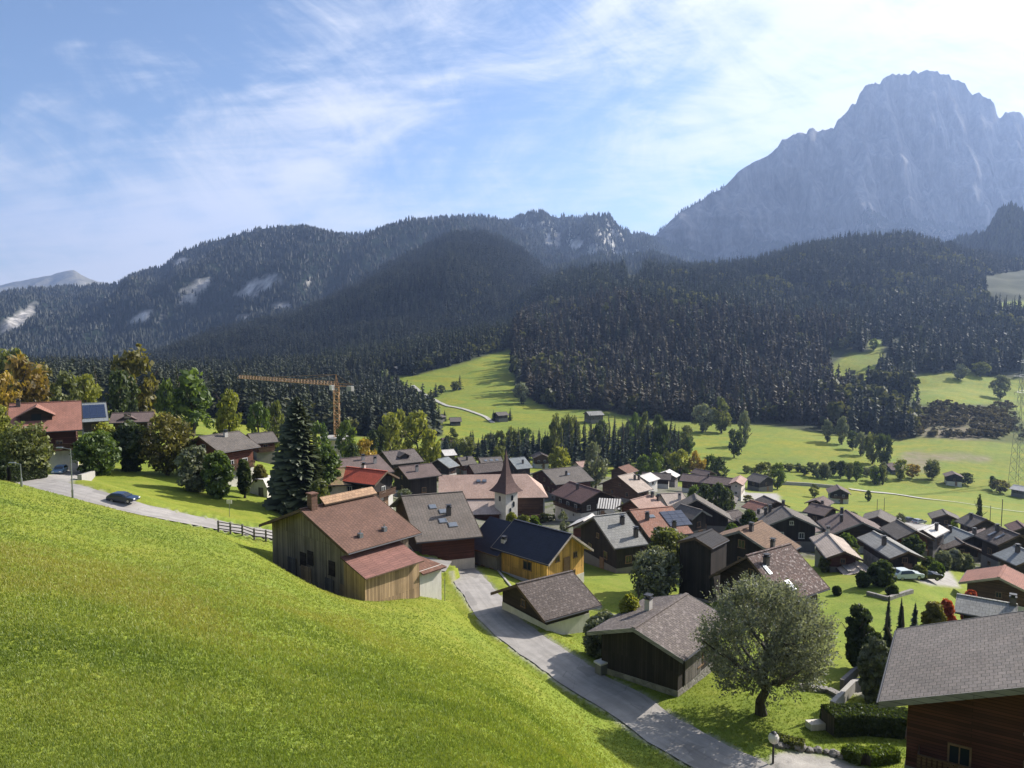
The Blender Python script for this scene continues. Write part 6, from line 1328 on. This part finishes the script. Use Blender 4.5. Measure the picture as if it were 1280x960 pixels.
def fence():
    A=np.array([*P(273,660,88.5)]); B=np.array([*P(347,675,90.5)]); A[2]=G(A[0],A[1]); B[2]=G(B[0],B[1]); n=6; r=thing('wooden_fence','dark wooden rail fence between the upper road and the meadow','fence',tuple(A)); H_=1.25; pts=[]
    for k in range(n):
        q=A+(B-A)*k/(n-1); q[2]=G(q[0],q[1]); pts.append(q-A); m=MB(); m.box(-.09,.09,-.09,.09,-.4,H_+.1); m.build('post',M['w_greywood'],r,tuple(q-A))
    for z in(.45,.85,1.22):
        m=MB(); 
        for a,b in zip(pts[:-1],pts[1:]): m.bar((a[0],a[1]-.1,a[2]+z),(b[0],b[1]-.1,b[2]+z),.065,6)
        m.build('rail',M['w_greywood'],r)
fence()
def cabinet():
    p=on(752,846); r=thing('utility_cabinet','grey roadside utility cabinet with a white top','cabinet',tuple(p),R(35)); m=MB(); m.box(-.42,.42,-.36,.36,-.3,.95); m.build('body',M['grey_render'],r); m=MB(); m.box(-.5,.5,-.44,.44,.951,1.1); m.build('lid',M['white'],r); m=MB(); m.box(-.36,.36,-.02,.01,.1,.85); m.box(.2,.28,-.05,-.021,.42,.55); m.build('door',M['metal'],r,(0,-.37,0))
cabinet()
def shed_white():
    d=124.; p=P(330,610,d); g=G(p[0],p[1]); r=thing('garden_shed','white shed with a steep pale roof beside the tall spruce','shed',(p[0],p[1],g),R(-20)); m=MB(); m.box(-1.7,1.7,-1.4,1.4,-1,1.7); m.prism([(-1.7,1.7),(1.7,1.7),(1.0,2.9),(-.6,2.9)],-1.4,1.4); m.build('wall',M['white'],r)
    m=MB(); rect_solid(m,[(-.6,-1.6,3.0),(-.6,1.6,3.0),(-1.95,1.6,1.45),(-1.95,-1.6,1.45)][::-1] if False else [(-1.95,-1.6,1.45),(-.6,-1.6,3.0),(-.6,1.6,3.0),(-1.95,1.6,1.45)],.1); rect_solid(m,[(-.6,-1.6,3.0),(1.1,-1.6,3.0),(1.1,1.6,3.0),(-.6,1.6,3.0)],.1); rect_solid(m,[(1.1,-1.6,3.0),(1.95,-1.6,1.5),(1.95,1.6,1.5),(1.1,1.6,3.0)],.1); m.build('roof',[RO['white'],M['fascia']],r); m=MB(); m.box(-.45,.45,-.05,.02,0,1.7); m.build('door',M['w_greywood'],r,(.5,-1.43,-.1))
shed_white()
def picket():
    d=172.; p=P(762,640,d); x,y=p[0],p[1]; g=G(x,y); zr=P(760,626,d)[2]; r=thing('carport','open shed under a roof of pale corrugated strips','carport',(x,y,g),R(-12)); w=2.6; hz=zr-g; m=MB()
    for k in range(9): rect_solid(m,[(-w+k*w*2/9,-2.3,hz-1.3),(-w+(k+.62)*w*2/9,-2.3,hz-1.3),(-w+(k+.62)*w*2/9,2.0,hz+.1),(-w+k*w*2/9,2.0,hz+.1)],.06)
    rect_solid(m,[(-w,-2.3,hz-1.37),(w,-2.3,hz-1.37),(w,2.0,hz+.03),(-w,2.0,hz+.03)],.05,1,1); m.build('roof',[M['white'],M['w_grey']],r)
    for a in(-1,1):
        for b in(-2.1,1.8): m=MB(); m.box(a*w*.95-.08,a*w*.95+.08,b-.08,b+.08,-1,hz-1.4 if b<0 else hz-.1); m.build('post',M['w_dark'],r)
picket()
# garden terraces, stones
def low_wall(pts,h,w,label,mt,sink=1.0):
    P_=[on(*q) for q in pts]; c=P_[0]; m=MB()
    for a,b in zip(P_[:-1],P_[1:]):
        a=a-c;b=b-c; e=np.array([-(b-a)[1],(b-a)[0],0]); e=e/np.linalg.norm(e)*w/2; q=[a+e,a-e,b-e,b+e]; up=np.array([0,0,h]); dn=np.array([0,0,-sink])
        for i in range(4): m.poly([q[i]+dn,q[(i+1)%4]+dn,q[(i+1)%4]+up,q[i]+up][::-1])
        m.poly([v+up for v in q])
    tag(m.build('garden_wall',M[mt],None,tuple(c)),label,'wall')
low_wall([(1040,893),(1066,866),(1080,862)],.9,.35,'pale garden wall bordering the small raised lawn','concrete'); low_wall([(1080,862),(1106,872),(1116,884)],.6,.3,'short pale wall on the far side of the raised lawn','concrete')
low_wall([(1052,862),(1068,847),(1076,844)],.8,.3,'thin grey wall climbing from the terrace to the hedge','grey_render'); low_wall([(1010,912),(1040,910)],.5,.7,'flat white slab edge by the dark hedge','white')
low_wall([(1000,862),(1035,866),(1052,874)],.35,.6,'low dry stone edging at the back of the lawn','stone'); low_wall([(1084,745),(1110,752),(1140,742)],.5,.4,'curved stone edging of the upper garden bed','stone')
low_wall([(100,610),(118,594),(133,590)],.7,.5,'pale retaining wall beside the driveway','concrete'); low_wall([(612,712),(640,745),(660,760)],.25,.25,'low kerb stone line along the lane by the yellow house','concrete')
low_wall([(978,606),(1010,608),(1042,611)],1.6,.8,'long pale wall at the foot of the green knoll','concrete')
ST=[]
for k in range(3):
    bm=__import__('bmesh').new(); __import__('bmesh').ops.create_icosphere(bm,subdivisions=2,radius=.36); q=random.Random(k)
    for v in bm.verts: v.co*=1+.22*q.uniform(-1,1); v.co.z*=.7
    me=bpy.data.meshes.new('boulder'); bm.to_mesh(me); bm.free(); me.materials.append(M['stone']); ST.append(me)
for k,(a,b,s) in enumerate(((974,934,1.0),(984,936,.8),(1000,937,1.35),(1012,940,.8),(1022,941,.9),(1033,943,.7),(1043,945,1.0),(1052,948,.8))):
    p=on(a,b); tag(put('boulder',ST[k%3],None,(p[0],p[1],p[2]+.1),(0,0,k*1.3),(s,)*3),'rounded stone in the row edging the parking area' if k!=2 else 'largest stone in the row edging the parking area','stone','stones edging the parking area')

# shrubs in the yards of the village
def yard_shrubs():
    rs=random.Random(21); n=0; houses=[(o.location.x,o.location.y) for o in C.objects if o.get('category') in('chalet','house','barn','church','building','shed','cottage','hut')]
    poly=planpoly(VILL); tries=0
    while n<64 and tries<4000:
        tries+=1; x=rs.uniform(-40,110); y=rs.uniform(112,260)
        if not inpoly(np.array([x]),np.array([y]),poly)[0] and not(y>180): continue
        if min((x-a)**2+(y-b)**2 for a,b in houses)<7.2**2: continue
        g=G(x,y); px,py=proj(x,y,g)
        if not(380<px<1290) : continue
        h=rs.uniform(1.5,4.2); top=proj(x,y,g+h)[1]; T('bush',float(px),-y,float(top),rs.uniform(1.8,4.0)*F/y,rs.choice(['green','olive','dark','grey','lime','rust']),'small shrub in a village yard, one of many scattered between the roofs','bush','bush','shrubs in the village yards'); n+=1
yard_shrubs()
